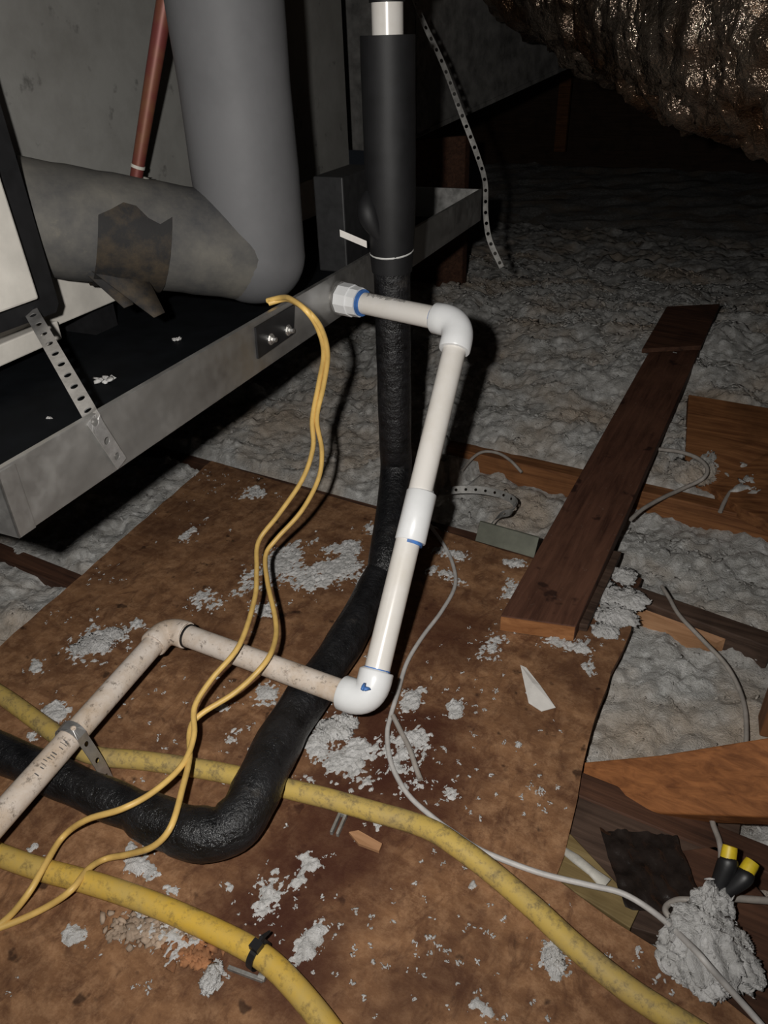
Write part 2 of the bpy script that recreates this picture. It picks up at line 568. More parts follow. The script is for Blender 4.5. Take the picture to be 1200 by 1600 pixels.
# stub of joist right of the decking, split and pale along its lower side
mb = MB()
p0, p1 = at(995, 915, -0.012), at(1215, 992, -0.012)
d = unit(p1 - p0); nrm = np.array((-d[1], d[0], 0))
box(mb, p0 - nrm * 0.0 + np.array((0, 0, -0.1)), d * np.linalg.norm(p1 - p0), -nrm * 0.036, (0, 0, 0.1))
j = empty('ceiling_joist', at(1090, 960, -0.1), 'short joist beside the plank with a pale split lower edge', 'joist', 'ceiling joists')
link('timber', mb, M['grey_wood'], j, smooth=False, bevel=0.002)
mb = MB()
q = [p0 + d * t - nrm * (0.038 + s) + np.array((0, 0, zz)) for t, s, zz in ((0.0, 0.012, -0.022), (0.03, 0.022, -0.024), (0.07, 0.017, -0.024), (0.11, 0.026, -0.026), (0.15, 0.006, -0.022))]
q += [p0 + d * t - nrm * 0.037 + np.array((0, 0, -0.014)) for t in (0.16, 0.0)]
prism(mb, q, 0.03)
link('split_edge', mb, M['chip'], j, smooth=False)

# wide board behind the joist, beyond the plank
mb = MB()
q = [at(1065, 655, 0.012), at(1240, 690, 0.012), at(1260, 835, -0.004), at(1165, 800, -0.004), at(1085, 735, -0.004)]
q = [at(1076, 616, 0.09), at(1290, 652, 0.09), at(1290, 860, 0.004), at(1160, 795, 0.004), at(1110, 760, 0.004), at(1070, 730, 0.02)]
prism(mb, q, 0.025)
tag(link('wide_board', mb, M['joist'], smooth=False, bevel=0.002), 'wide brown board lying in the insulation beyond the plank', 'board')


def inside(poly, P):                                    # even-odd test, arrays
    x, y = P[:, 0], P[:, 1]
    r = np.zeros(len(P), bool)
    n = len(poly)
    for i in range(n):
        a, b = poly[i], poly[(i + 1) % n]
        c_ = ((a[1] > y) != (b[1] > y))
        with np.errstate(divide='ignore', invalid='ignore'):
            xx = (b[0] - a[0]) * (y - a[1]) / (b[1] - a[1]) + a[0]
        r ^= c_ & (x < xx)
    return r


# ---- loose insulation: height field + a mass of loose tufts
def insul_h(x, y):
    base = np.full_like(x, -0.045)                                       # right-hand bays
    far = np.clip(0.004 + (y - 1.46) * 0.16, 0.004, 0.10) - np.clip((y - 2.15) * 0.11, 0, 0.26)
    left = x < -0.66 + 0.25 * (y - 1.1)
    base = np.where(y > 1.45, far, base)
    base = np.where((y > 1.1) & (y < 1.45), -0.058, base)
    base = np.where(left & (y > 1.1) & (y <= 1.6), np.maximum(base, 0.012), base)
    base = np.where((y <= 1.1) & (x < -0.5), -0.008, base)
    base = np.where((y <= 0.66) & (x < -0.5), -0.014, base)
    lump = fbm(x * 11, y * 11, 3, 0.5) - 0.5
    fine = fbm(x * 40 + 3, y * 40 + 9, 4, 0.6) - 0.5
    amp = np.where(y > 1.45, 1.0, 0.55)
    tiny = fbm(x * 120 + 31, y * 120 + 11, 2, 0.5) - 0.5
    wx, wy = x + lump * 0.03, y + fine * 0.012
    puffs = np.abs(2 * vnoise(wx * 42 + 8, wy * 42 + 3) - 1) + 0.55 * np.abs(2 * vnoise(wx * 88 + 1, wy * 88 + 6) - 1)
    h = base + lump * 0.075 * amp + fine * 0.022 + (puffs - 0.7) * 0.0105 + tiny * 0.006
    # the visible joists stay clear
    h = np.where((np.abs(y - 1.405) < 0.05) & (x > -0.66), np.minimum(h, -0.032), h)
    h = np.where((np.abs(y - 1.10) < 0.028) & (x < -0.62) & (x > -1.32), np.minimum(h, -0.018), h)
    h = np.where((np.abs(y - 0.655) < 0.025) & (x < -0.5) & (x > -1.2), np.minimum(h, -0.018), h)
    sh = h.shape
    on = inside(ragged, np.stack([x.ravel(), y.ravel()], -1)).reshape(sh)
    return np.where(on, np.minimum(h, -0.016), h)


def grid(x0, x1, y0, y1, step):
    xs = np.arange(x0, x1 + step / 2, step); ys = np.arange(y0, y1 + step / 2, step)
    X, Y = np.meshgrid(xs, ys)
    return X, Y


me_v, me_f = [], []
for (x0, x1, y0, y1, st) in ((-1.9, 0.75, 0.1, 2.6, 0.0065), (-2.4, 1.6, 2.6, 4.4, 0.014), (-3.4, 3.2, 4.4, 6.84, 0.08)):
    X, Y = grid(x0, x1, y0, y1, st)
    jx = (fbm(X * 60 + 40, Y * 60, 2) - 0.5) * 0.007
    jy = (fbm(X * 60, Y * 60 + 70, 2) - 0.5) * 0.007
    Z = insul_h(X, Y)
    b0 = sum(len(q) for q in me_v)
    me_v.append(np.stack([X + jx * (st < 0.02), Y + jy * (st < 0.02), Z], -1).reshape(-1, 3))
    ny, nx = X.shape
    idx = np.arange(nx * ny).reshape(ny, nx) + b0
    me_f.append(np.stack([idx[:-1, :-1], idx[:-1, 1:], idx[1:, 1:], idx[1:, :-1]], -1).reshape(-1, 4))
V = np.concatenate(me_v); Fq = np.concatenate(me_f)
# loose tufts
_t = (1 + 5 ** 0.5) / 2
ICO_V = np.array([unit(q) for q in [(-1, _t, 0), (1, _t, 0), (-1, -_t, 0), (1, -_t, 0), (0, -1, _t), (0, 1, _t), (0, -1, -_t), (0, 1, -_t), (_t, 0, -1), (_t, 0, 1), (-_t, 0, -1), (-_t, 0, 1)]])
ICO_F = np.array([(0, 11, 5), (0, 5, 1), (0, 1, 7), (0, 7, 10), (0, 10, 11), (1, 5, 9), (5, 11, 4), (11, 10, 2), (10, 7, 6), (7, 1, 8), (3, 9, 4), (3, 4, 2), (3, 2, 6), (3, 6, 8), (3, 8, 9), (4, 9, 5), (2, 4, 11), (6, 2, 10), (8, 6, 7), (9, 8, 1)])


def tufts(P, size, flat, seed=1, rough=0.45, long=2.2):  # irregular shreds of fluff, as vertices and triangles
    g = np.random.default_rng(seed)
    n = len(P)
    nv = len(ICO_V)
    base = np.repeat(ICO_V[None], n, 0) * size[:, None, None] * (1 + g.uniform(-rough, rough, (n, nv, 1)))
    base[:, :, 0] *= g.uniform(0.9, long, n)[:, None]
    base[:, :, 2] *= g.uniform(0.5, 1.0, n)[:, None]
    q = g.normal(0, 1, (n, 4))
    q /= np.linalg.norm(q, axis=1)[:, None]
    w_, x_, y_, z_ = q.T
    Rm = np.stack([1 - 2 * (y_ * y_ + z_ * z_), 2 * (x_ * y_ - z_ * w_), 2 * (x_ * z_ + y_ * w_),
                   2 * (x_ * y_ + z_ * w_), 1 - 2 * (x_ * x_ + z_ * z_), 2 * (y_ * z_ - x_ * w_),
                   2 * (x_ * z_ - y_ * w_), 2 * (y_ * z_ + x_ * w_), 1 - 2 * (x_ * x_ + y_ * y_)], -1).reshape(n, 3, 3)
    out = np.einsum('nij,nvj->nvi', Rm, base)
    out[:, :, 2] *= flat
    out = out + P[:, None, :]
    fs = ICO_F[None] + (np.arange(n) * nv)[:, None, None]
    return out.reshape(-1, 3), fs.reshape(-1, 3)


def np_obj(name, V, F, mat, parent=None):
    org = np.array(((V[:, 0].min() + V[:, 0].max()) / 2, (V[:, 1].min() + V[:, 1].max()) / 2, V[:, 2].min()))
    if parent is not None:
        top = parent
        while top.parent is not None: top = top.parent
        org = np.array(top.location)
    me = bpy.data.meshes.new(name)
    k = F.shape[1]
    me.vertices.add(len(V)); me.vertices.foreach_set('co', (V - org).astype(np.float32).ravel())
    me.loops.add(F.size); me.loops.foreach_set('vertex_index', F.astype(np.int32).ravel())
    me.polygons.add(len(F))
    me.polygons.foreach_set('loop_start', np.arange(0, F.size, k, dtype=np.int32))
    me.polygons.foreach_set('use_smooth', np.ones(len(F), bool))
    me.materials.append(mat)
    me.update(calc_edges=True)
    me.validate()
    o = bpy.data.objects.new(name, me)
    C.objects.link(o)
    if parent is not None: o.parent = parent
    else: o.location = org
    return o


n = 34000
P = np.stack([RNG.uniform(-1.75, 0.5, n), 0.25 + RNG.random(n) ** 1.25 * 2.9, np.zeros(n)], -1)
P = P[P[:, 0] > -0.75 * P[:, 1] - 0.75]
P = P[~inside(ragged, P)]
keep = fbm(P[:, 0] * 30, P[:, 1] * 30, 3) + RNG.uniform(-0.15, 0.15, len(P)) > 0.46
P = P[keep]
for yj, wj, xa, xb in ((0.635, 0.04, -1.2, -0.5), (1.072, 0.055, -1.32, -0.62), (1.38, 0.075, -0.66, 0.5)):
    P = P[~((P[:, 1] > yj - 0.015) & (P[:, 1] < yj + wj + 0.004) & (P[:, 0] > xa) & (P[:, 0] < xb))]
P[:, 2] = insul_h(P[:, 0], P[:, 1]) + RNG.uniform(-0.002, 0.005, len(P))
sz = RNG.uniform(0.0010, 0.0036, len(P)) * np.clip(P[:, 1] * 0.8, 0.8, 1.8)
tv, tf = tufts(P, sz, 0.5, 3, long=3.5)
Ft = np.concatenate([Fq[:, [0, 1, 2]], Fq[:, [0, 2, 3]], tf + len(V)])
tag(np_obj('blown_insulation', np.concatenate([V, tv]), Ft, M['insul']), 'grey white blown insulation filling the bays between the joists', 'insulation', kind='stuff')

# ---- flakes blown over the decking
spots = [  # px
    (345, 745, 40, 14, 80, 5), (395, 770, 30, 10, 40, 5), (480, 900, 70, 24, 90, 5), (590, 830, 30, 10, 40, 5), (700, 865, 40, 10, 40, 5), (150, 900, 30, 14, 60, 5), (840, 930, 14, 20, 40, 5), (640, 1170, 40, 40, 60, 5), (560, 1175, 40, 24, 60, 5), (905, 1010, 24, 12, 40, 5), # px, py, half-width px, half-height px, how many, size
    (255, 760, 60, 18, 60, 5), (285, 825, 38, 16, 50, 5), (440, 880, 30, 40, 90, 5), (520, 885, 40, 30, 120, 6), (545, 860, 22, 20, 60, 5), (320, 940, 26, 15, 45, 5), (330, 935, 6, 10, 12, 4),
    (155, 1000, 38, 26, 110, 6), (215, 975, 14, 8, 14, 5), (370, 930, 16, 8, 18, 4), (410, 955, 22, 14, 30, 4), (245, 690, 40, 20, 50, 5), (300, 750, 50, 18, 60, 5), (90, 960, 18, 10, 18, 4),
    (55, 1045, 18, 10, 18, 5), (85, 1115, 22, 26, 60, 5), (50, 1150, 14, 7, 14, 5), (45, 1328, 14, 8, 16, 5), (420, 1085, 24, 14, 40, 5), (365, 1155, 14, 12, 18, 4), (350, 1100, 16, 14, 20, 4),
    (520, 1135, 26, 22, 70, 7), (600, 1165, 30, 30, 60, 5), (640, 1095, 16, 24, 44, 6), (715, 1110, 22, 14, 30, 5), (770, 1010, 22, 24, 80, 6), (880, 1005, 34, 12, 60, 6), (705, 1240, 14, 12, 26, 5), (740, 1385, 9, 8, 14, 5),
    (655, 1225, 16, 8, 18, 5), (740, 1075, 9, 5, 8, 4), (810, 1165, 8, 8, 10, 4), (920, 1045, 18, 12, 22, 4), (800, 920, 14, 26, 50, 5), (805, 880, 24, 8, 24, 4), (870, 1495, 20, 26, 70, 6), (1000, 1490, 12, 14, 18, 5), (1028, 1530, 8, 8, 10, 5),
    (490, 1350, 26, 12, 46, 6), (460, 1385, 14, 24, 30, 6), (360, 1388, 10, 10, 12, 7), (265, 1390, 16, 8, 22, 5), (215, 1350, 30, 14, 60, 6), (205, 1330, 24, 12, 40, 6), (420, 1410, 26, 40, 80, 5), (490, 1460, 14, 50, 60, 5),
    (115, 1465, 18, 18, 34, 5), (225, 1545, 16, 10, 22, 5), (330, 1530, 14, 22, 34, 6), (20, 1547, 10, 5, 8, 5), (35, 1532, 6, 4, 4, 4), (260, 1460, 70, 26, 150, 6), (490, 1165, 26, 14, 40, 5), (485, 1218, 20, 8, 14, 5), (590, 1290, 10, 10, 10, 4), (760, 1580, 30, 10, 20, 5),
    (985, 1030, 14, 20, 40, 6), (700, 900, 30, 10, 20, 4), (565, 905, 20, 14, 30, 4), (640, 1200, 30, 30, 30, 4), (560, 1200, 60, 30, 40, 4), (840, 1240, 50, 30, 14, 3), (620, 1480, 300, 100, 70, 3), (300, 1100, 200, 200, 70, 3), (700, 1150, 150, 200, 70, 3)]
st = 0.0018
X, Y = grid(-0.95, 0.45, 0.05, 1.12, st)
D = np.zeros_like(X)
PL, SZ = [], []
for (x, y, hw, hh, n, s) in spots:
    c0 = at(x, y); ex = at(x + hw, y) - c0; ey = at(x, y - hh) - c0
    if s == 3:
        for _ in range(n):
            p = at(x + hw * random.gauss(0, 0.5), y + hh * random.gauss(0, 0.5))
            for _k in range(random.randint(2, 7)):
                PL.append(p + np.array((random.gauss(0, 0.0016), random.gauss(0, 0.0016), 0.0008))); SZ.append(random.uniform(0.0005, 0.0016))
        continue
    a, b = max(np.linalg.norm(ex[:2]), 0.004), max(np.linalg.norm(ey[:2]), 0.004)
    D = np.maximum(D, np.exp(-((X - c0[0]) / a) ** 2 * 0.9 - ((Y - c0[1]) / b) ** 2 * 0.9) * min(1.0, 0.62 + n / 260))
    for _ in range(n // 4):
        p = at(x + hw * random.gauss(0, 0.75), y + hh * random.gauss(0, 0.75))
        for _k in range(random.randint(1, 5)):
            PL.append(p + np.array((random.gauss(0, 0.0018), random.gauss(0, 0.0018), 0.0008))); SZ.append(random.uniform(0.0004, 0.0014))
n1 = fbm(X * 34, Y * 34, 5, 0.62); n2 = fbm(X * 230 + 3, Y * 150 + 8, 3, 0.7)
val = D * 0.95 + (n1 - 0.5) * 1.5 + (n2 - 0.5) * 1.0 - 0.50
val = np.where(D < 0.12, -1, val)
on = inside(ragged, np.stack([X.ravel(), Y.ravel()], -1)).reshape(X.shape)
val = np.where(on, val, -1)
Zf = 0.0002 + np.clip(val, 0, 0.5) ** 0.8 * (0.003 + 0.009 * n2)
V2 = np.stack([X + (n2 - 0.5) * 0.003, Y + (n1 - 0.5) * 0.003, np.where(val > 0, Zf, -0.0008)], -1).reshape(-1, 3)
idx = np.arange(X.size).reshape(X.shape)
Fk = np.stack([idx[:-1, :-1], idx[:-1, 1:], idx[1:, 1:], idx[1:, :-1]], -1).reshape(-1, 4)
Fk = Fk[(val.ravel()[Fk] > 0).sum(1) >= 2]
us = np.unique(Fk); rem = np.full(X.size, -1); rem[us] = np.arange(len(us))
V2, Fk = V2[us], rem[Fk]
PL, SZ = np.array(PL), np.array(SZ)
k = inside(ragged, PL)
tv, tf = tufts(PL[k], SZ[k], 0.6, 5, long=2.6)
tag(np_obj('insulation_flakes', np.concatenate([V2, tv]), np.concatenate([Fk[:, [0, 1, 2]], Fk[:, [0, 2, 3]], tf + len(V2)]), M['fluff']), 'white insulation flakes scattered over the brown plywood', 'insulation', kind='stuff')


def puff(c0, rx, ry, rz, seed, nu=60, nv=34):            # one soft lump with a frayed surface
    u, v_ = np.meshgrid(np.arange(nu) / nu * 2 * math.pi, np.linspace(0.02, math.pi - 0.02, nv))
    d = np.stack([np.cos(u) * np.sin(v_), np.sin(u) * np.sin(v_), np.cos(v_)], -1)
    q = d * 3.0 + seed * 7.7
    f = lambda k, o: fbm(q[..., 0] * k + q[..., 2] * 0.7 * k, q[..., 1] * k - q[..., 2] * 0.6 * k + o, 4, 0.62) - 0.5
    r = 1 + 1.1 * f(0.6, 3) + 0.75 * f(1.9, 9) + 0.2 * f(5.0, 4)
    P = c0 + d * r[..., None] * np.array((rx, ry, rz))
    idx = np.arange(nu * nv).reshape(nv, nu)
    nx = np.roll(idx, -1, 1)
    F = np.stack([idx[:-1], idx[1:], nx[1:], nx[:-1]], -1).reshape(-1, 4)
    return P.reshape(-1, 3), F[:, [0, 1, 2]], F[:, [0, 2, 3]]


def clump(name, lumps, z, label, seed=1, mat='fluff'):   # a tuft of loose fluff lying on the boards: px, py, half width, half depth, half height in metres
    VV, FF, n = [], [], 0
    for i, (x, y, rx, ry, rz) in enumerate(lumps):
        c0 = at(x, y, z + rz * 0.55)
        P, f1_, f2_ = puff(c0, rx, ry, rz, seed + i * 3)
        P[:, 2] = np.maximum(P[:, 2], z + 0.0003)
        VV.append(P); FF += [f1_ + n, f2_ + n]; n += len(P)
        g = np.random.default_rng(seed + i)
        m_ = int(40 + 5000 * rx)
        pick = P[g.integers(0, len(P), m_)]
        tv, tf = tufts(pick, g.uniform(0.0005, 0.0016, m_), 0.8, seed + 40 + i, long=4.0)
        tv[:, 2] = np.maximum(tv[:, 2], z + 0.0003)
        VV.append(tv); FF.append(tf + n); n += len(tv)
    return tag(np_obj(name, np.concatenate(VV), np.concatenate(FF), M[mat]), label, 'insulation')


clump('insulation_clump', [(1100, 1470, 0.036, 0.040, 0.020), (1078, 1498, 0.030, 0.024, 0.012), (1135, 1500, 0.030, 0.026, 0.013), (1108, 1425, 0.020, 0.028, 0.022), (1100, 1530, 0.028, 0.020, 0.010), (1150, 1480, 0.018, 0.018, 0.012), (1055, 1485, 0.016, 0.012, 0.008)], 0.0, 'big white clump of insulation under the thin white cable', 4)
clump('insulation_clump', [(1085, 738, 0.045, 0.045, 0.020), (1108, 730, 0.025, 0.05, 0.022), (1062, 705, 0.03, 0.04, 0.025)], 0.0, 'grey insulation clump spilling onto the wide brown board beyond the plank', 14, 'insul')
clump('insulation_clump', [(945, 925, 0.026, 0.026, 0.006), (966, 960, 0.030, 0.026, 0.006), (945, 985, 0.020, 0.018, 0.005), (985, 935, 0.026, 0.026, 0.008), (962, 938, 0.03, 0.026, 0.006), (955, 965, 0.024, 0.022, 0.005), (975, 900, 0.02, 0.02, 0.008)], 0.0, 'pale insulation clump on the decking corner beside the wooden lath', 21)
clump('insulation_clump', [(862, 1490, 0.009, 0.010, 0.004), (868, 1508, 0.009, 0.008, 0.003)], 0.0, 'small white tuft on the decking past the thick yellow cable', 5)
clump('insulation_clump', [(330, 1528, 0.008, 0.013, 0.005), (326, 1545, 0.005, 0.006, 0.003)], 0.0, 'upright white tuft beside the black cable tie', 6)
clump('insulation_clump', [(525, 1140, 0.022, 0.013, 0.006), (505, 1150, 0.014, 0.012, 0.005), (545, 1128, 0.014, 0.010, 0.006)], 0.0, 'white clump caught under the lowest white elbow', 8)
clump('insulation_clump', [(150, 1005, 0.026, 0.016, 0.004), (178, 990, 0.016, 0.010, 0.004), (125, 1015, 0.018, 0.009, 0.003)], 0.0, 'flat pale clump on the decking behind the soiled white pipe', 9)

# ------------------------------------------------------------------ the drain pan, hung over the joists
ZB = 0.425
PC = at(30, 840, ZB)                                    # near bottom corner
PH, PL_, PW, TH = 0.067, 1.44, 0.72, 0.0016
pan = empty('drain_pan', PC, 'galvanised steel drain pan with a black inside hung under the air handler', 'drain pan')


def pan_pt(s, t, z):                                    # along, inward, up
    return PC + PD * s - PN * t + UP * z


mb = MB(); box(mb, pan_pt(0, TH, 0), PD * PL_, -PN * (PW - TH), UP * TH); link('pan_floor', mb, M['pan_liner'], pan, smooth=False)


def pan_wall(p, a, b_in, name):
    mb = MB()
    box(mb, p, a, b_in * TH, UP * PH)
    # folded hem along the top, a hair inward
    box(mb, p + UP * (PH - 0.001) , a, b_in * 0.007, UP * 0.003)
    return link(name, mb, M['galv'], pan, smooth=False, bevel=0.0006)


pan_wall(pan_pt(0, 0, 0), PD * PL_, -PN, 'front_wall')
pan_wall(pan_pt(0, TH, 0), -PN * (PW - 2 * TH), PD, 'near_end_wall')
pan_wall(pan_pt(PL_ - TH, TH, 0), -PN * (PW - 2 * TH), PD, 'far_end_wall')
pan_wall(pan_pt(0, PW - TH, 0), PD * PL_, -PN, 'back_wall')
# black liner faces just inside the two end walls and the front
# soldered corner fold
mb = MB(); box(mb, pan_pt(-0.001, -0.0015, 0), PD * 0.02, PN * -0.002, UP * PH); box(mb, pan_pt(-0.001, -0.0015, 0), PD * 0.0015, -PN * 0.03, UP * PH); link('corner_fold', mb, M['galv'], pan, smooth=False)
# bracket plate with two bolts on the outside
q = [onp(x, y, PC + PN * 0.003, PN) for x, y in ((400, 512), (461, 476), (459, 522), (404, 561))]
mb = MB(); prism(mb, q, 0.003, -PN); br = link('bracket_plate', mb, M['black'], pan, smooth=False); br['label'] = 'black plate bolted to the pan front'
for (x, y) in ((423, 530), (450, 516)):
    p = onp(x, y, PC + PN * 0.003, PN)
    mb = MB()
    ax_ = PN
    tube(mb, [p, p + ax_ * 0.0035, p + ax_ * 0.0036, p + ax_ * 0.009], [0.0065, 0.0065, 0.0036, 0.0034], 6)
    tube(mb, [p, p + ax_ * 0.001], 0.008, 14)
    link('bolt', mb, M['bolt'], pan, sharp=30)
# insulation crumbs lying in the pan
for (x, y, s, lb) in ((163, 592, 0.0085, 'largest white crumb in the black drain pan, near the perforated strap'), (276, 529, 0.006, 'white crumb in the drain pan below the grey pipe'),
                      (383, 513, 0.006, 'white crumb against the pan wall by the black plate'), (77, 653, 0.0035, 'smallest pale crumb in the near corner of the drain pan')):
    p = at(x, y, ZB + TH + s * 0.4)
    P = p + np.random.default_rng(int(x)).normal(0, 1, (9, 3)) * np.array((s * 0.6, s * 0.5, s * 0.1))
    tv, tf = tufts(P, np.full(9, s * 0.55), 0.6, int(x))
    tv[:, 2] = np.maximum(tv[:, 2], ZB + TH + 0.0003)
    tag(np_obj('insulation_crumb', tv, tf, M['fluff']), lb, 'crumb', 'crumbs in the drain pan')


# ------------------------------------------------------------------ perforated straps
def strap(name, pts, wid, side0, mat, label, pitch=0.022, hole=0.004, twist=None, holes=True, parent=None):
    path = spl(pts, 10)
    path = [np.array(p) for p in path]
    L = [0.0]
    for i in range(1, len(path)): L.append(L[-1] + np.linalg.norm(path[i] - path[i - 1]))
    tot = L[-1]
    sides = side0 if isinstance(side0, list) else [side0] * 2

    def fr(s):
        s = min(max(s, 0), tot)
        i = min(max(np.searchsorted(L, s) - 1, 0), len(path) - 2)
        t = (s - L[i]) / max(L[i + 1] - L[i], 1e-9)
        p = path[i] + (path[i + 1] - path[i]) * t
        T = unit(path[min(i + 2, len(path) - 1)] - path[max(i - 1, 0)])
        u = s / tot * (len(sides) - 1)
        k = min(int(u), len(sides) - 2)
        sd = sides[k] + (sides[k + 1] - sides[k]) * (u - k)
        sd = unit(sd - np.dot(sd, T) * T)
        return p, sd, np.cross(T, sd)
    ncell = max(2, int(round(tot / pitch)))
    pc = tot / ncell
    mb = MB()
    K = 16
    for c_ in range(ncell):
        rim, circ = [], []
        for k in range(K):
            a = 2 * math.pi * k / K + math.pi / K * 0
            cx, cy = math.cos(a), math.sin(a)
            mxx = max(abs(cx) / 0.5, abs(cy) / 0.5)
            rim.append((c_ * pc + pc * (0.5 + cx / mxx), wid * cy / mxx))
            circ.append((c_ * pc + pc * 0.5 + hole * cx, hole * cy))
        vs = []
        for off in (0.0006, -0.0006):
            for (s, t) in rim + circ:
                p, sd, nn = fr(s)
                vs.append(p + sd * t + nn * off)
        fs = []
        for k in range(K):
            j = (k + 1) % K
            fs.append((k, j, K + j, K + k))
            fs.append((2 * K + k, 3 * K + k, 3 * K + j, 2 * K + j))
            fs.append((K + k, K + j, 3 * K + j, 3 * K + k))
            fs.append((k, 2 * K + k, 2 * K + j, j))
        mb.add(vs, fs)
    o = link(name, mb, M[mat], parent, smooth=False)
    if label: tag(o, label, 'strap')
    return o


p_low = onp(186, 718, PC + PN * 0.003, PN)
p_rim = onp(149, 661, PC + PN * 0.0035, PN)
p_top = dp(48, 486, 0.90)
lo2 = onp(196, 735, PC + PN * 0.002, PN); lo2[2] = max(lo2[2], ZB - 0.004)
sd_low = unit(np.cross(p_low - p_rim, PN)); sd_low = sd_low if np.dot(sd_low, right_w) > 0 else -sd_low
sd_top = unit(np.cross(p_top - p_rim, unit(-ray(90, 560)))); sd_top = sd_top if np.dot(sd_top, right_w) > 0 else -sd_top
strap('perforated_strap', [p_low + (p_low - p_rim) * 0.12, p_low, p_rim, p_rim + (p_top - p_rim) * 0.12, p_rim + (p_top - p_rim) * 0.5, p_top], 0.0165, [sd_low, sd_low, sd_top, sd_top, sd_top], 'strap',
      'bright perforated metal strap running down over the edge of the drain pan', pitch=0.0245, hole=0.0042)
h = [dp(640, -20, 1.5), dp(664, 40, 1.52), dp(692, 100, 1.55), dp(722, 180, 1.58), dp(745, 240, 1.6), dp(758, 285, 1.62), dp(759, 335, 1.64), dp(765, 375, 1.65), dp(784, 418, 1.66)]
strap('perforated_strap', h, 0.0115, [right_w * 0.9 + fwd_w * 0.5, right_w + fwd_w * 0.3, right_w * 0.85 - fwd_w * 0.6, right_w], 'strap_dusty', 'dull perforated strap hanging free in front of the dark duct', pitch=0.022, hole=0.0038)
h = [at(690, 768, 0.014), at(720, 765, 0.014), at(752, 766, 0.016), at(785, 773, 0.018), at(805, 785, 0.018), at(800, 799, 0.014), at(778, 807, 0.010), at(757, 833, 0.003)]
strap('perforated_strap', h, 0.0155, [np.array((0, 0.55, 0.8)), np.array((0, 0.5, 0.8)), np.array((0.3, 0.3, 0.9)), np.array((0.6, 0.1, 0.7))], 'strap_dusty', 'curled end of perforated strap lying on insulation beside the tall white pipe', pitch=0.02, hole=0.003)
# dull green plate standing at the edge of the decking
q = [at(742, 845, 0.001), at(834, 872, 0.001)]
mb = MB(); dd = q[1] - q[0]; box(mb, q[0], dd, np.array((0, 0.004, 0)), np.array((0, 0.02, 0.032)))
tag(link('metal_plate', mb, M['plate'], smooth=False, bevel=0.001), 'dull greenish metal plate standing at the decking edge below the curled strap', 'plate')

# ------------------------------------------------------------------ air handler
CAB = at(87, 510, ZB + 0.05)                            # foot of its front face
SET = np.dot(PC - CAB, PN)


def cab_pt(s, t, z):                                    # along, inward from the face, height above the foot
    return CAB + PD * s - PN * t + UP * z


s_end = np.dot(onp(546, 250, CAB, PN) - CAB, PD)
cab = empty('air_handler', pan_pt(0.5, SET + 0.2, TH), 'grey steel air handler cabinet standing in the drain pan behind the pipes', 'air handler')
mb = MB(); box(mb, cab_pt(-0.6, 0, 0.075), PD * (0.6 + s_end), -PN * 0.42, UP * 1.0); link('steel_panel', mb, M['cabinet'], cab, smooth=False, bevel=0.002)
mb = MB(); box(mb, cab_pt(-0.27, -0.001, 0), PD * (0.27 + s_end), -PN * 0.4, UP * 0.075); o = link('lower_panel', mb, M['cream'], cab, smooth=False, bevel=0.002); o['label'] = 'cream lower panel'
# service box standing proud, nearer the camera
BX = CAB + PN * 0.105
q = [onp(x, y, BX, PN) for x, y in ((62, 467), (2, 278), (-60, 60), (-420, 60), (-420, 600), (-160, 548))]
mb = MB(); prism(mb, q, 0.012, -PN); o = link('access_panel', mb, M['cream'], cab, smooth=False, bevel=0.003); o['label'] = 'cream access panel standing proud'
q2 = [c_ - PN * 0.012 for c_ in q]
q2[0] = q2[0] - PD * 0.012; q2[1] = q2[1] - PD * 0.012; q2[2] = q2[2] - PD * 0.012
mb = MB(); prism(mb, q2, 0.095, -PN); link('service_box', mb, M['black'], cab, smooth=False)
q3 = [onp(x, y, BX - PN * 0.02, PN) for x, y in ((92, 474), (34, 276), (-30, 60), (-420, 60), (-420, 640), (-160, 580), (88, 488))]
mb = MB(); prism(mb, q3, 0.012, -PN); link('panel_shadow_band', mb, M['black'], cab, smooth=False)  # black strip added to draw the dark gap and shadow beside the access panel
mb = MB(); box(mb, cab_pt(-0.27, -0.02, -0.012), PD * (0.27 - 0.012), -PN * 0.02, UP * 0.026); o = link('base_rail', mb, M['cream'], cab, smooth=False, bevel=0.002)
for s in (-0.2, 0.1, s_end - 0.1):                      # feet under the cabinet
    mb = MB(); box(mb, cab_pt(s, 0.03, -(0.05 - TH)), PD * 0.05, -PN * 0.3, UP * (0.05 - TH + 0.001)); link('foot', mb, M['black'], cab, smooth=False)

# duct running on past the cabinet, faced with dark duct board
P1, P2 = dp(650, 214, 2.02), dp(960, 72, 2.75)
dv = P2 - P1
back = np.cross(UP, unit(np.array((dv[0], dv[1], 0)))); back = unit(back)
if np.dot(back, PN) > 0: back = -back
st_ = P1 - dv * 0.12
dct = empty('supply_duct', P1, 'dark duct board trunk sloping up past the end of the air handler', 'duct')
mb = MB(); box(mb, st_, dv * 1.25, back * 0.3, UP * 0.36); link('duct_board', mb, M['plenum'], dct, smooth=False, bevel=0.004)
fr_ = -back * 0.003
mb = MB(); box(mb, st_ + dv * 0.12 + fr_, dv * 0.05, back * 0.004, UP * 0.36); link('seam_tape', mb, plain('grey_seam_tape', (0.14, 0.135, 0.125), 0.5, var=0.5, scale=50, bump=0.4), dct, smooth=False)
mb = MB(); box(mb, st_ + fr_ - UP * 0.003, dv * 1.25, back * 0.03, UP * 0.012); link('edge_tape', mb, M['plenum'], dct, smooth=False)

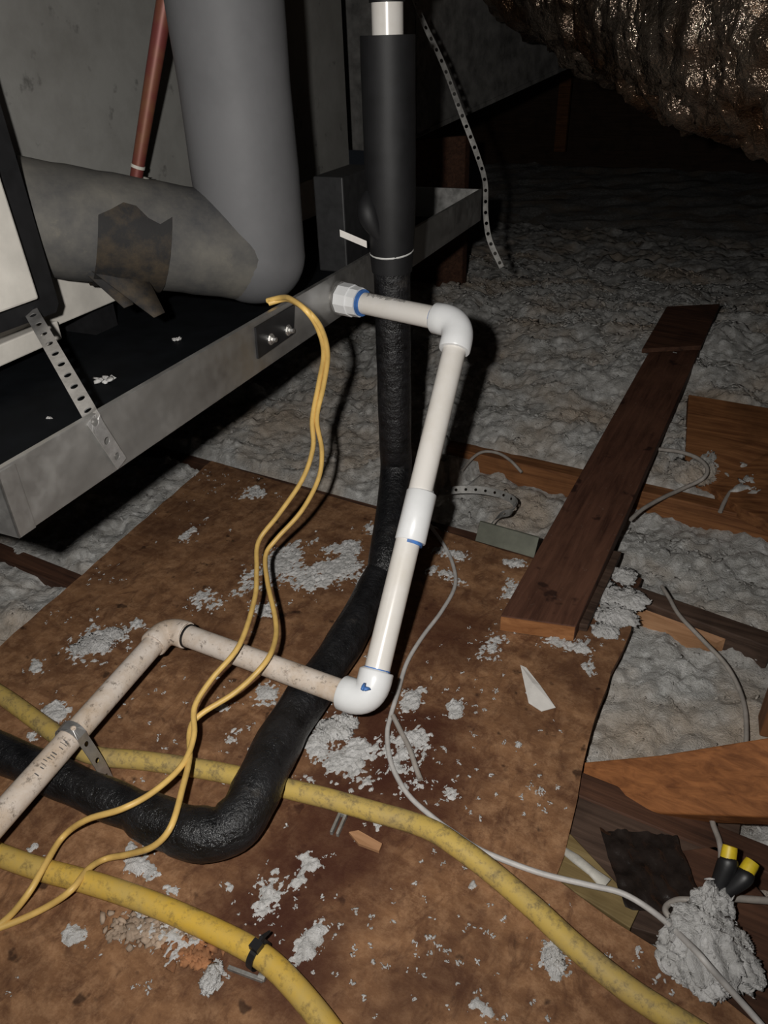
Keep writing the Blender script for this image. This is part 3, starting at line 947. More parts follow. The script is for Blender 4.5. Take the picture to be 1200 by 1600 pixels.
# ------------------------------------------------------------------ grey insulated pipe with its elbow
Cc = onp(398, 392, PC - PN * 0.085, PN)
rg = 0.0735
top_c = Cc + UP * 0.75
to_cab = onp(24, 337, CAB + PN * 0.002, PN)
gp = empty('insulated_pipe', Cc - UP * rg, 'fat grey foam insulated pipe with an elbow, entering the air handler', 'pipe')
axis_in = unit(to_cab - Cc)
L_in = np.linalg.norm(to_cab - Cc)
# vertical leg and elbow: smooth sweep that turns into the horizontal leg
pts, rad = [], []
for i in range(15): pts.append(top_c + (Cc - top_c) * i / 14); rad.append(rg * (1 + 0.012 * math.sin(i * 1.7)))
out_ = -axis_in
for i in range(1, 10):
    a = math.pi / 2 * i / 10
    pts.append(Cc - UP * rg * math.sin(a) * 0.99); rad.append(rg * math.cos(a) ** 0.8)
mb = MB(); tube(mb, pts, rad, 44); link('riser_sleeve', mb, M['grey_foam'], gp, sharp=70)
pts = [Cc + axis_in * (0.01 + (L_in - 0.012) * i / 16) for i in range(17)]
mb = MB(); tube(mb, pts, [rg * (0.965 + 0.010 * math.sin(i * 2.1)) for i in range(17)], 40); o = link('branch_sleeve', mb, M['grey_foam_dirty'], gp, sharp=70); o['label'] = 'dirty horizontal grey sleeve'
# old tape round the branch with two loose tails
t0 = Cc + axis_in * (L_in * 0.57)
pts, T, U, Vv = frames([t0 - axis_in * 0.045, t0, t0 + axis_in * 0.045])
mb = MB()
vs, fs = [], []
nA = 15
for i in range(7):
    c_ = t0 + axis_in * (-0.045 + 0.09 * i / 6)
    for k in range(nA):
        a = math.radians(15 + 25 * math.sin(i * 1.3) * (k < 3) * 0.4 + 150 * k / (nA - 1))
        a = a
        dirn = PD * -math.cos(a - 0.2) * 1.0 + UP * -math.sin(a - 0.9)
        dirn = unit(dirn - np.dot(dirn, axis_in) * axis_in)
        vs.append(c_ + dirn * (rg * 0.982 + 0.0015 + 0.0015 * random.random()))
for i in range(6):
    for k in range(nA - 1):
        fs.append((i * nA + k, i * nA + k + 1, (i + 1) * nA + k + 1, (i + 1) * nA + k))
mb.add(vs, fs)
tp = link('tape_wrap', mb, M['tape'], gp, sharp=180)
for (a, b_, wd) in (((168, 405), (248, 492), 0.040), ((140, 400), (200, 478), 0.032)):
    pa, pb = dp(a[0], a[1], 0.985), dp(b_[0], b_[1], 0.98)
    mb = MB(); d1 = unit(pb - pa); sd = unit(axis_in - np.dot(axis_in, d1) * d1)
    vs = []
    for i in range(7):
        t = i / 6
        wv = wd * (1 - 0.75 * t)
        c_ = pa + (pb - pa) * t + fwd_w * 0.006 * math.sin(t * 3.0)
        vs += [c_ - sd * wv, c_ + sd * wv * 0.8]
    mb.add(vs, [(2 * i, 2 * i + 1, 2 * i + 3, 2 * i + 2) for i in range(6)])
    o = link('tape_tail', mb, M['tape'], tp, sharp=180)
    s_ = o.modifiers.new('thickness', 'SOLIDIFY'); s_.thickness = 0.0012

# thin copper pipe leaning against the cabinet, paste at its foot
foot = onp(210, 294, CAB + PN * 0.055, PN); ctop = onp(268, -60, CAB + PN * 0.14, PN)
cp = empty('copper_pipe', foot, 'thin reddish copper pipe rising from the grey sleeve against the cabinet', 'pipe')
mb = MB(); tube(mb, [foot + (ctop - foot) * t for t in np.linspace(0, 1.1, 9)], [0.0085, 0.0088, 0.0092, 0.0097, 0.0102, 0.0105, 0.0108, 0.011, 0.011], 16); link('tube', mb, M['copper'], cp)
p = foot + (ctop - foot) * 0.10
mb = MB(); tube(mb, [p, p + (ctop - foot) * 0.015], 0.0098, 14); link('label_ring', mb, M['solder'], cp)
P = foot + np.random.default_rng(2).normal(0, 1, (16, 3)) * np.array((0.007, 0.012, 0.004)) + np.array((0.004, 0.010, 0.0))
tv, tf = tufts(P, np.full(16, 0.008), 0.7, 2); np_obj('sealing_paste', tv, tf, M['solder'], cp)

# ------------------------------------------------------------------ black insulated pipe
base = at(616, 838, 0.0)
bx, by = base[0], base[1] + 0.01
zt = onp(594, 55, np.array((bx, by, 0)), unit(np.array((-bx, -by, 0))))[2]
z_tie = onp(604, 392, np.array((bx, by, 0)), unit(np.array((-bx, -by, 0))))[2]
bp = empty('black_insulated_pipe', (bx, by, 0.0), 'black wrapped pipe dropping to the decking and turning in a low elbow', 'pipe')
lean = lambda z: np.array((bx + 0.006 * (z / 0.8), by, z))
pts = [lean(z) for z in np.linspace(zt, z_tie - 0.03, 14)]
mb = MB(); tube(mb, [pts[0]] + pts, [0.022] + [0.0375 - 0.006 * max(0, (i - 9)) / 4 for i in range(14)], 28, wob=0.012); link('upper_sleeve', mb, M['black_foam'], bp, sharp=60)
floor_px = [(604, 868, 0.062), (592, 905, 0.040), (566, 955, 0.036), (530, 1018, 0.036), (488, 1078, 0.036), (448, 1138, 0.038), (418, 1195, 0.044), (398, 1240, 0.045), (378, 1276, 0.043), (346, 1301, 0.038), (300, 1302, 0.035), (255, 1286, 0.033), (200, 1262, 0.032), (140, 1237, 0.031), (80, 1210, 0.031), (10, 1180, 0.031), (-70, 1148, 0.031)]
pts = [lean(z) for z in (z_tie + 0.005, 0.45, 0.36, 0.28, 0.20, 0.13)] + [at(x, y, z) for x, y, z in floor_px]
path = spl(pts, 5)
mb = MB()
rad = []
for i, p in enumerate(path):
    t = i / (len(path) - 1)
    rad.append(0.0285 + 0.0009 * math.sin(i * 0.9) * (1 if p[2] < 0.1 else 0.3) - (0.004 if t > 0.8 else 0) + (0.0015 if 0.45 < t < 0.75 else 0))
tube(mb, path, rad, 28, wob=0.012); link('wrapped_sleeve', mb, M['black_wrap'], bp, sharp=80)
mb = MB(); pz = [lean(z) for z in (zt - 0.03, zt + 0.036)]; tube(mb, pz, 0.0212, 22)
ps = link('pipe_stub', mb, M['pvc'], bp); ps['label'] = 'white pipe showing between two black sleeves'
mb = MB(); pz = [lean(z) for z in (zt + 0.036, zt + 0.05, zt + 0.052, zt + 0.5)]; tube(mb, [pz[0], pz[0]] + pz[1:], [0.01, 0.024, 0.024, 0.034, 0.036], 22); link('sleeve_above', mb, M['black_foam'], bp)
# cable tie round it, with a flat white tag
ring = [lean(z_tie) + np.array((math.cos(a), math.sin(a), 0)) * 0.0325 + UP * 0.004 * math.sin(a) for a in np.linspace(0, 2 * math.pi, 25)]
mb = MB(); tube(mb, ring, 0.0016, 6); tie = link('cable_tie', mb, M['white_plastic'], bp)
tg = lean(z_tie)
pa, pb = dp(573, 381, 1.135), dp(531, 363, 1.12)
mb = MB(); d1 = pb - pa; box(mb, pa - UP * 0.006, d1, UP * 0.010, unit(np.cross(d1, UP)) * 0.0012); link('white_tag', mb, M['paper'], tie, smooth=False)
# torn flap of sleeve
pa = dp(575, 300, 1.095); pb = dp(592, 372, 1.115)
mb = MB(); tube(mb, spl([pa, (pa + pb) / 2 - right_w * 0.008 - fwd_w * 0.006, pb], 6), [0.006 + 0.010 * math.sin(math.pi * i / 12) for i in range(13)], 10); link('sleeve_fold', mb, M['black_foam'], bp)

# dark box standing in the pan behind the black pipe
ctr = onp(560, 372, PC - PN * 0.10, PN)
q = [onp(x, y, PC - PN * 0.10, PN) for x, y in ((535, 277), (590, 277))]
mb = MB(); zz = ZB + TH
box(mb, np.array((q[0][0], q[0][1], zz)), np.array((q[1][0] - q[0][0], q[1][1] - q[0][1], 0)), -PN * 0.06, UP * (q[0][2] - zz))
bxo = link('switch_box', mb, plain('dark_box', (0.028, 0.028, 0.029), 0.5), smooth=False, bevel=0.003)
tag(bxo, 'dark grey box standing in the pan behind the black pipe', 'box')

# ------------------------------------------------------------------ white PVC drain line
R = 0.0165
Ex = onp(531, 466, PC + PN * 0.004, PN)
K1 = at(720, 505, 0.455)
K2 = at(577, 1097, 0.088)
K3 = at(262, 982, 0.080)
K4 = at(-60, 1345, 0.074)
pv = empty('pvc_drain_line', np.array((K2[0], K2[1], 0.0)), 'white plastic drain pipe with elbows dropping from the pan to the decking', 'pipe')


def straight(name, a, b, r=R, mat='pvc', seg=26, label=None, parent=None, n=8):
    mb = MB(); tube(mb, [a + (b - a) * i / n for i in range(n + 1)], r, seg)
    o = link(name, mb, M[mat], parent or pv)
    if label: o['label'] = label
    return o


def elbow(name, a, c_, b, r=0.0226, arm=0.043, bend=0.027, mat='fitting', label=None):
    u, v_ = unit(a - c_), unit(b - c_)
    pts = [c_ + u * arm, c_ + u * arm, c_ + u * (arm - 0.0015)]
    rad = [R * 0.9, r - 0.001, r]
    for k in range(11):
        t = k / 10
        p = c_ + u * bend * (1 - t) ** 2 + v_ * bend * t ** 2
        pts.append(p); rad.append(r * (1 - 0.035 * math.sin(math.pi * t)))
    pts += [c_ + v_ * (arm - 0.0015), c_ + v_ * arm, c_ + v_ * arm]
    rad += [r, r - 0.001, R * 0.9]
    mb = MB(); tube(mb, pts, rad, 28)
    o = link(name, mb, M[mat], pv, sharp=50)
    if label: o['label'] = label
    return o


def ring(p, d, r, w_, mat='primer', name='primer_ring', parent=None):
    mb = MB(); tube(mb, [p - d * w_ / 2, p + d * w_ / 2], r, 26)
    return link(name, mb, M[mat], parent or pv)


e1 = unit(K1 - Ex)
ad_len = 0.046
# threaded adapter at the pan wall with a ribbed collar
mb = MB()
prof = [(0.0, 0.012), (0.0, 0.0225), (0.008, 0.0232), (0.0082, 0.0250), (0.030, 0.0250), (0.0305, 0.0235), (ad_len, 0.0225), (ad_len, 0.012)]
tube(mb, [Ex + e1 * (t - 0.003) for t, r in prof], [r for t, r in prof], 10)
adp = link('threaded_adapter', mb, M['fitting'], pv, sharp=25)
mb = MB(); tube(mb, [Ex - e1 * 0.012, Ex + e1 * 0.004], 0.0262, 20); link('locknut', mb, M['galv'], adp)
A1 = Ex + e1 * ad_len
straight('pipe', Ex + e1 * 0.03, K1 - e1 * 0.02)
ring(A1 - e1 * 0.0005, e1, 0.0205, 0.0028)
ring(A1 + e1 * 0.001, e1, R + 0.0006, 0.005)
ring(K1 - e1 * 0.0440, e1, R + 0.0005, 0.005)
elbow('upper_elbow', Ex, K1, K2)
d12 = unit(K2 - K1); L12 = np.linalg.norm(K2 - K1)
Kc = onp(650, 808, K1, unit(np.cross(np.cross(d12, fwd_w), d12)))
tc = np.dot(Kc - K1, d12)
straight('pipe', K1 + d12 * 0.03, K1 + d12 * (tc - 0.005))
straight('pipe', K1 + d12 * (tc + 0.005), K2 - d12 * 0.02, mat='pvc', r=R * 1.02)
cl = 0.0345
mb = MB(); tube(mb, [Kc - d12 * cl, Kc - d12 * cl, Kc - d12 * (cl - 0.001), Kc, Kc + d12 * (cl - 0.001), Kc + d12 * cl, Kc + d12 * cl], [R, 0.0200, 0.0208, 0.0206, 0.0208, 0.0200, R], 28); link('coupling', mb, M['fitting'], pv, sharp=50)
ring(Kc + d12 * (cl + 0.0015), d12, R * 1.02 + 0.0006, 0.005)
elbow('lower_elbow', K1, K2, K3, arm=0.040)
ring(K2 - d12 * 0.0410, d12, R * 1.02 + 0.0006, 0.0035)
# spill of primer on the lower elbow
p = onp(566, 1073, K2 - fwd_w * 0.0226, fwd_w)
tv, tf = tufts(np.array([p + right_w * 0.001, p + right_w * 0.004 + down_w * 0.002, p + down_w * 0.003 + right_w * 0.003]), np.array((0.004, 0.0032, 0.003)), 0.5, 4)
np_obj('primer_smear', tv, tf, M['primer'], pv)
d23 = unit(K3 - K2); L23 = np.linalg.norm(K3 - K2)
o = straight('pipe', K2 + d23 * 0.025, K3 - d23 * 0.02, r=R * 0.97, mat='pvc_dirty', label='soiled pipe lying over the black elbowed pipe')
ring(K3 - d23 * 0.040, d23, R + 0.0012, 0.003, 'black')
elbow('far_elbow', K2, K3, K4, mat='pvc_dirty', r=0.0198, arm=0.037, label='soiled grey elbow')
d34 = unit(K4 - K3)
straight('pipe', K3 + d34 * 0.02, K4, r=R * 0.95, mat='pvc_dirty', label='soiled pipe leading away over the black pipe')


def print_line(a, d, r, length, face, n, name='printing', parent=None, h=0.004, gap=0.62):
    """a row of small illegible stamped characters along a pipe"""
    mb = MB()
    side = unit(np.cross(d, face))
    st = length / n
    for i in range(n):
        if random.random() < 0.12: continue
        c0 = a + d * (i * st)
        for rep in range(2):
            x0 = st * random.uniform(0.0, 0.35); x1 = x0 + st * random.uniform(0.12, gap * 0.6)
            y0 = random.uniform(-1, 0.1) * h; y1 = y0 + random.uniform(0.5, 1.0) * h
            vs = []
            for (xx, yy) in ((x0, y0), (x1, y0), (x1, y1), (x0, y1)):
                ang = yy / r
                vs.append(c0 + d * xx + (face * math.cos(ang) + side * math.sin(ang)) * (r + 0.00035))
            mb.add(vs, [(0, 1, 2, 3)])
    o = link(name, mb, M['ink'], parent or pv, smooth=False)
    s_ = o.modifiers.new('thickness', 'SOLIDIFY'); s_.thickness = 0.0003
    o['kind'] = 'stuff'
    return o


fc = unit(-down_w * 0.62 - fwd_w * 0.75); fc = unit(fc - np.dot(fc, e1) * e1)
print_line(A1 + e1 * 0.012, e1, R, 0.072, fc, 30, h=0.0055)
fc = unit(-right_w * 0.9 - fwd_w * 0.55); fc = unit(fc - np.dot(fc, d12) * d12)
print_line(Kc + d12 * (cl + 0.02), d12, R * 1.02, 0.13, fc, 60, h=0.003)
fc = unit(-fwd_w); fc = unit(fc - np.dot(fc, d34) * d34)
pm = onp(98, 1165, K3, unit(np.cross(d34, np.cross(fwd_w, d34))))
print_line(K3 + d34 * np.dot(pm - K3, d34), d34, R * 0.95, 0.055, fc, 12, h=0.006, gap=0.5)

# hanger: strap wrapped over the pipe with its tail to the decking
hp = onp(112, 1150, K3, unit(np.cross(d34, np.cross(fwd_w, d34))))
hp = K3 + d34 * np.dot(hp - K3, d34)
sdv = unit(np.cross(d34, UP)); sdv = sdv if np.dot(sdv, right_w) > 0 else -sdv
h = []
for a in np.linspace(math.radians(200), math.radians(-5), 9):
    h.append(hp + sdv * math.cos(a) * 0.0185 + UP * math.sin(a) * 0.0185)
h += [np.array((hp[0] + sdv[0] * 0.026, hp[1] + sdv[1] * 0.026, hp[2] - 0.025)), np.array((hp[0] + sdv[0] * 0.032, hp[1] + sdv[1] * 0.032, 0.03)), np.array((hp[0] + sdv[0] * 0.036, hp[1] + sdv[1] * 0.036, 0.001))]
strap('pipe_hanger', h, 0.016, d34, 'strap', 'dull metal hanger strap looped over the soiled white pipe', pitch=0.03, hole=0.0035)


# ------------------------------------------------------------------ cables and wires
def cable(name, px, r, mat, label, cat='cable', seg=10, per=6, group=None, flat=1.0, parent_label=None):
    pts = spl([at(x, y, z) for x, y, z in px], per)
    mb = MB(); tube(mb, pts, r, seg, flat=flat)
    return tag(link(name, mb, M[mat], sharp=60), label, cat, group)


ry = 0.0124
cable('power_cable', [(-60, 1050, ry), (0, 1085, ry), (70, 1135, ry), (110, 1163, ry), (150, 1181, ry), (220, 1188, ry), (300, 1199, ry), (370, 1212, ry), (440, 1230, ry), (510, 1247, ry), (580, 1267, ry), (640, 1284, 0.014), (680, 1300, 0.0185), (715, 1323, 0.0185), (760, 1356, 0.014), (830, 1415, ry), (900, 1480, ry), (980, 1545, ry), (1060, 1597, ry), (1130, 1640, ry)], ry, 'yellow_dusty',
      'long thick yellow cable passing under the black pipe and across the decking', seg=16)
c2 = [(-60, 1312, ry), (0, 1336, ry), (60, 1357, ry), (130, 1376, ry), (200, 1398, ry), (270, 1425, ry), (340, 1457, ry), (392, 1484, ry), (425, 1507, ry), (460, 1542, ry), (500, 1590, ry), (540, 1645, ry)]
cab2 = empty('power_cable', at(400, 1487, 0), 'thick yellow cable held by a black cable tie', 'cable')
mb = MB(); tube(mb, spl([at(*q) for q in c2], 6), ry, 16); link('sheath', mb, M['yellow'], cab2)
pt, pt2 = at(404, 1492, ry), at(430, 1512, ry)
dt = unit(pt2 - pt); sd = unit(np.cross(dt, UP))
rg_ = [pt + (sd * math.cos(a) + UP * math.sin(a)) * (ry + 0.0012) for a in np.linspace(0, 2 * math.pi, 19)]
mb = MB()
vs, fs = [], []
for p in rg_:
    o_ = unit(p - pt)
    for (dd, rr) in ((-0.0038, 0), (0.0038, 0), (0.0038, 0.0016), (-0.0038, 0.0016)):
        vs.append(p + dt * dd + o_ * rr)
for i in range(len(rg_) - 1):
    for k in range(4):
        fs.append((4 * i + k, 4 * i + (k + 1) % 4, 4 * i + 4 + (k + 1) % 4, 4 * i + 4 + k))
mb.add(vs, fs)
hd = pt + UP * (ry + 0.0005) + down_w * 0
box(mb, hd - dt * 0.006 - sd * 0.005 + UP * 0.0, dt * 0.011, sd * 0.010, UP * 0.007)
tl = pt - sd * 0.012 + UP * ry
far = unit(np.array((fwd_w[0], fwd_w[1], 0)))
tube(mb, [hd + UP * 0.003, hd + UP * 0.004 + far * 0.012 + dt * 0.006, hd + UP * 0.001 + far * 0.024 + dt * 0.014], [0.003, 0.0028, 0.0015], 6)
o = link('cable_tie', mb, M['black'], cab2, smooth=False); o['label'] = 'black tie round the yellow sheath'

# thin yellow control wires coming over the pan edge
wa = [(418, 470, 0.500), (440, 465, 0.507), (454, 467, 0.512), (478, 485, 0.506), (497, 514, 0.478), (506, 552, 0.438), (498, 600, 0.385), (488, 655, 0.330), (489, 700, 0.285), (472, 750, 0.235), (436, 803, 0.185), (404, 846, 0.150), (401, 890, 0.135), (398, 935, 0.125), (374, 1008, 0.118), (330, 1062, 0.100), (304, 1105, 0.085), (303, 1150, 0.075), (285, 1195, 0.070), (240, 1237, 0.070), (190, 1264, 0.071), (135, 1281, 0.050), (98, 1308, 0.024), (70, 1352, 0.030), (45, 1395, 0.027), (10, 1436, 0.006), (-40, 1470, 0.003)]
wb = [(420, 474, 0.498), (442, 468, 0.503), (457, 470, 0.508), (484, 489, 0.502), (503, 516, 0.476), (512, 556, 0.434), (505, 606, 0.380), (495, 655, 0.330), (503, 705, 0.275), (497, 750, 0.230), (470, 800, 0.180), (432, 842, 0.145), (415, 868, 0.130), (418, 910, 0.122), (430, 965, 0.112), (430, 1000, 0.110), (414, 1036, 0.112), (370, 1080, 0.090), (314, 1116, 0.075), (297, 1140, 0.070), (296, 1185, 0.068), (286, 1228, 0.070), (268, 1290, 0.072), (240, 1322, 0.050), (200, 1335, 0.020), (165, 1342, 0.006), (138, 1358, 0.018), (112, 1390, 0.027), (75, 1416, 0.010), (20, 1442, 0.003), (-40, 1462, 0.003)]
cable('control_wire', wa, 0.0038, 'yellow_wire', 'thin yellow wire over the pan edge, swinging wider where it crosses the black pipe', 'wire', 8, 6, 'thin yellow wires from the drain pan')
cable('control_wire', wb, 0.0038, 'yellow_wire', 'thin yellow wire over the pan edge whose lower loop hugs the black elbow', 'wire', 8, 6, 'thin yellow wires from the drain pan')

# white cable wandering over the decking
rw = 0.0034
cable('thin_cable', [(655, 800, 0.03), (690, 846, rw), (707, 880, rw), (711, 915, rw), (690, 955, rw), (660, 995, rw), (636, 1035, rw), (622, 1080, rw), (610, 1120, rw), (605, 1150, rw), (612, 1195, rw), (638, 1242, rw), (680, 1280, rw), (712, 1303, rw), (745, 1325, rw), (790, 1345, rw), (850, 1366, rw), (920, 1383, rw), (975, 1397, rw), (1030, 1432, 0.008), (1085, 1484, 0.042), (1108, 1510, 0.042), (1135, 1540, 0.024), (1180, 1590, rw), (1240, 1660, rw)], rw, 'white_wire',
      'long thin white cable curving from behind the tall pipe across the decking', seg=8)
cable('wire_offcut', [(614, 1118, 0.01), (625, 1140, 0.006), (640, 1170, 0.005), (650, 1200, 0.005), (657, 1218, 0.004)], 0.0036, 'grey_wire', 'short grey-white wire offcut beside the lowest elbow', 'wire', 8)
rc = 0.0034
cable('thin_cable', [(1034, 916, -0.005), (1046, 935, -0.004), (1062, 962, -0.004), (1098, 1000, -0.006), (1135, 1040, -0.012), (1158, 1085, -0.018), (1166, 1130, -0.02), (1160, 1190, -0.03), (1120, 1250, -0.02), (1112, 1278, -0.008), (1124, 1315, -0.004), (1126, 1345, -0.002), (1116, 1378, 0.004), (1106, 1400, 0.012)], rc, 'grey_wire', 'grey cable arching over the insulation and under the orange beam', seg=8)
cable('wire_loop', [(1110, 1402, 0.02), (1085, 1406, 0.012), (1060, 1406, 0.008), (1043, 1414, 0.006), (1040, 1424, 0.006), (1050, 1434, 0.006), (1072, 1436, 0.008), (1090, 1428, 0.012)], 0.0034, 'grey_wire', 'small grey loop of wire beside the big insulation clump', 'wire', 8)
cable('wire_offcut', [(1125, 1408, 0.01), (1145, 1404, 0.004), (1180, 1406, 0.002), (1230, 1410, 0.002)], 0.004, 'grey_wire', 'grey wire end leaving the big insulation clump toward the post', 'wire', 8)
cable('thin_cable', [(985, 812, -0.005), (1005, 795, 0.0), (1035, 778, 0.004), (1070, 762, 0.006), (1098, 748, 0.030), (1105, 732, 0.045), (1090, 716, 0.055), (1062, 706, 0.052), (1030, 702, 0.045)], 0.0042, 'grey_wire', 'grey cable hooking over the orange joist beyond the plank', seg=8)
cable('thin_cable', [(1125, 800, -0.01), (1133, 782, 0.0), (1143, 766, 0.006), (1150, 757, 0.01)], 0.0042, 'grey_wire', 'short grey cable ending in two small yellow connectors', seg=8)
cable('thin_cable', [(722, 735, -0.02), (738, 716, -0.012), (755, 706, -0.005), (778, 708, -0.004), (798, 720, -0.006), (815, 738, -0.02)], 0.0035, 'grey_wire', 'pale wire arching out of the insulation by the orange joist', seg=8)
for (x, y) in ((1152, 752), (1158, 760)):
    p = at(x, y, 0.012)
    mb = MB(); tube(mb, [p, p + right_w * 0.004, p + right_w * 0.016, p + right_w * 0.018], [0.004, 0.0055, 0.004, 0.002], 8)
    tag(link('wire_connector', mb, M['yellow_tip'], sharp=50), 'tiny yellow wire connector on the wide board, the ' + ('farther' if y < 755 else 'nearer') + ' of two', 'connector', 'pair of tiny yellow connectors')

# pliers-like black grips with yellow tips, standing in the insulation clump
tl = empty('pliers', at(1125, 1405, 0.0), 'black hand tool with two yellow handle tips behind the insulation clump', 'tool')
for (a, b_, yy) in (((1118, 1395, 0.02), (1136, 1352, 0.045), (1141, 1322, 0.058)), ((1128, 1398, 0.02), (1160, 1372, 0.040), (1176, 1346, 0.050))):
    A_, B_, Cq = at(*a), at(*b_), at(*yy)
    mb = MB(); tube(mb, spl([A_, B_, B_ + (Cq - B_) * 0.4], 5), [0.007 + 0.0035 * math.sin(i / 10 * 3.0) for i in range(11)], 12, flat=0.75); g_ = link('grip', mb, M['black'], tl)
    mb = MB(); tube(mb, [B_ + (Cq - B_) * 0.35, B_ + (Cq - B_) * 0.8, Cq, Cq + (Cq - B_) * 0.03], [0.0082, 0.0080, 0.0074, 0.004], 12, flat=0.8); o = link('grip_tip', mb, M['yellow_tip'], g_); o['label'] = 'yellow tip'
mb = MB(); tube(mb, [at(1121, 1397, 0.02), at(1108, 1418, 0.004)], [0.009, 0.006], 10, flat=0.5); link('jaw', mb, M['black'], tl)

# ------------------------------------------------------------------ timber lying about
# dark plank on the decking with a fresh sawn end
f0, f1 = at(782, 962, 0.030), at(900, 979, 0.030)
b0, b1 = at(935, 688, 0.030), at(1056, 668, 0.030)
dirp = at(1055, 545, 0.110) - (f0 + f1) / 2
Lp = np.linalg.norm(dirp) * 1.02
dirp = unit(dirp)
wv = f1 - f0
pk = empty('plank', (f0 + f1) / 2 * np.array((1, 1, 0)), 'dark plank with an orange sawn end lying from the decking across the joists', 'plank')
mb = MB(); box(mb, f0 - UP * 0.029, dirp * Lp, wv, UP * 0.029); link('board', mb, M['plank'], pk, smooth=False, bevel=0.0015)
mb = MB(); box(mb, f0 - UP * 0.0285 - dirp * 0.0012 + wv * 0.01, wv * 0.98, dirp * 0.0012, UP * 0.027); o = link('sawn_end', mb, M['plank_end'], pk, smooth=False); o['label'] = 'fresh orange sawn end'
# thin lath along it
mb = MB(); g0 = at(903, 985, 0.002)
dirl = unit(dirp * np.array((1, 1, 0)))
box(mb, g0, dirl * 0.22, unit(wv) * 0.014, UP * 0.014)
tag(link('wood_lath', mb, M['grey_wood'], smooth=False, bevel=0.001), 'thin wooden lath lying along the dark plank', 'lath')
# short dark block at the plank's far end
e0 = at(1034, 528, 0.055)
b_a, b_b = at(1003, 545, 0.127), at(1096, 540, 0.127)
mb = MB(); box(mb, b_a - UP * 0.012, dirp * 0.30, (b_b - b_a), UP * 0.012)
tag(link('wood_block', mb, M['joist_dark'], smooth=False, bevel=0.002), 'short dark block on the far end of the dark plank', 'block')

# orange truss member crossing to the right edge
a0, a1 = dp(900, 1192, 1.0), dp(1260, 1138, 0.86)
c0, c1 = dp(905, 1240, 0.975), dp(1260, 1266, 0.82)
mb = MB()
a1, c1 = a0 + (a1 - a0) * 1.7, c0 + (c1 - c0) * 1.7
th_ = unit(np.cross(a1 - a0, c0 - a0)); th_ = th_ if np.dot(th_, fwd_w) > 0 else -th_
mid_t = a0 + (a1 - a0) * 0.235 + down_w * 0.006
mid_b = c0 + (c1 - c0) * 0.235 + down_w * 0.017
prism(mb, [a0, mid_t, a1, c1, mid_b, c0], 0.034, th_)
tag(link('truss_member', mb, M['beam'], smooth=False, bevel=0.002), 'orange-brown timber beam slanting up from the decking edge over the insulation', 'beam')
# upright member near the picture's edge
mb = MB(); box(mb, at(1186, 1150, -0.03), np.array((0.089, 0.015, 0)), np.array((-0.006, 0.038, 0)), UP * 1.5)
tag(link('truss_post', mb, M['post'], smooth=False, bevel=0.002), 'truss post rising behind the slanting orange beam', 'post')
# dark boards beyond the decking's cut corner
q = [at(868, 1378, -0.014), at(905, 1228, -0.014), at(1060, 1290, -0.014), at(1150, 1330, -0.014), at(1128, 1420, -0.014), at(1060, 1470, -0.014), at(990, 1450, -0.014)]
mb = MB(); prism(mb, q, 0.02)
tag(link('dark_board', mb, M['grey_wood'], smooth=False, bevel=0.001), 'dark board under the orange beam beside the saw-cut decking', 'board')
q = [at(905, 1222, -0.030), at(1060, 1235, -0.030), at(1160, 1262, -0.030), at(1150, 1345, -0.030), at(1050, 1300, -0.03)]
mb = MB(); prism(mb, q, 0.02)
tag(link('dark_board', mb, M['grey_wood'], smooth=False, bevel=0.001), 'lower grey board half hidden by the orange beam', 'board')
q = [at(1058, 1330, -0.012), at(1118, 1322, -0.012), at(1150, 1345, -0.012), at(1210, 1420, -0.012), at(1230, 1640, -0.012), at(1150, 1580, -0.012), at(1040, 1480, -0.012), at(1045, 1400, -0.012)]
mb = MB(); prism(mb, q, 0.02)
tag(link('brown_board', mb, M['joist_dark'], smooth=False, bevel=0.001), 'brown board under the big insulation clump', 'board')
q = [at(872, 1300, -0.006), at(892, 1303, -0.006), at(1000, 1418, -0.006), at(985, 1450, -0.006), at(900, 1395, -0.006), at(868, 1368, -0.006)]
mb = MB(); prism(mb, q, 0.007)
tag(link('yellow_batten', mb, M['yellow_wood'], smooth=False, bevel=0.001), 'yellowed strip of wood in the gap of the decking', 'batten')
mb = MB(); tube(mb, [at(872, 1322, -0.003), at(900, 1342, -0.002), at(925, 1362, -0.002), at(948, 1382, -0.003)], [0.004, 0.0065, 0.006, 0.009], 8, flat=0.5)
tag(link('putty_streak', mb, M['solder'], sharp=180), 'white streak of putty on the yellowed strip', 'putty')
# crumpled dark film
X_, Y_ = np.meshgrid(np.linspace(0, 1, 22), np.linspace(0, 1, 22))
pA, pB, pC2 = at(935, 1300, -0.008), at(1055, 1312, -0.008), at(975, 1425, -0.008)
W = pA + X_[..., None] * (pB - pA) + Y_[..., None] * (pC2 - pA)
W[..., 2] += 0.001 + 0.013 * fbm(X_ * 12, Y_ * 8, 3)
idx = np.arange(22 * 22).reshape(22, 22)
o = np_obj('plastic_film', W.reshape(-1, 3), np.stack([idx[:-1, :-1], idx[:-1, 1:], idx[1:, 1:], idx[1:, :-1]], -1).reshape(-1, 4), M['poly'])
tag(o, 'crumpled shiny dark plastic film on the dark board', 'film')

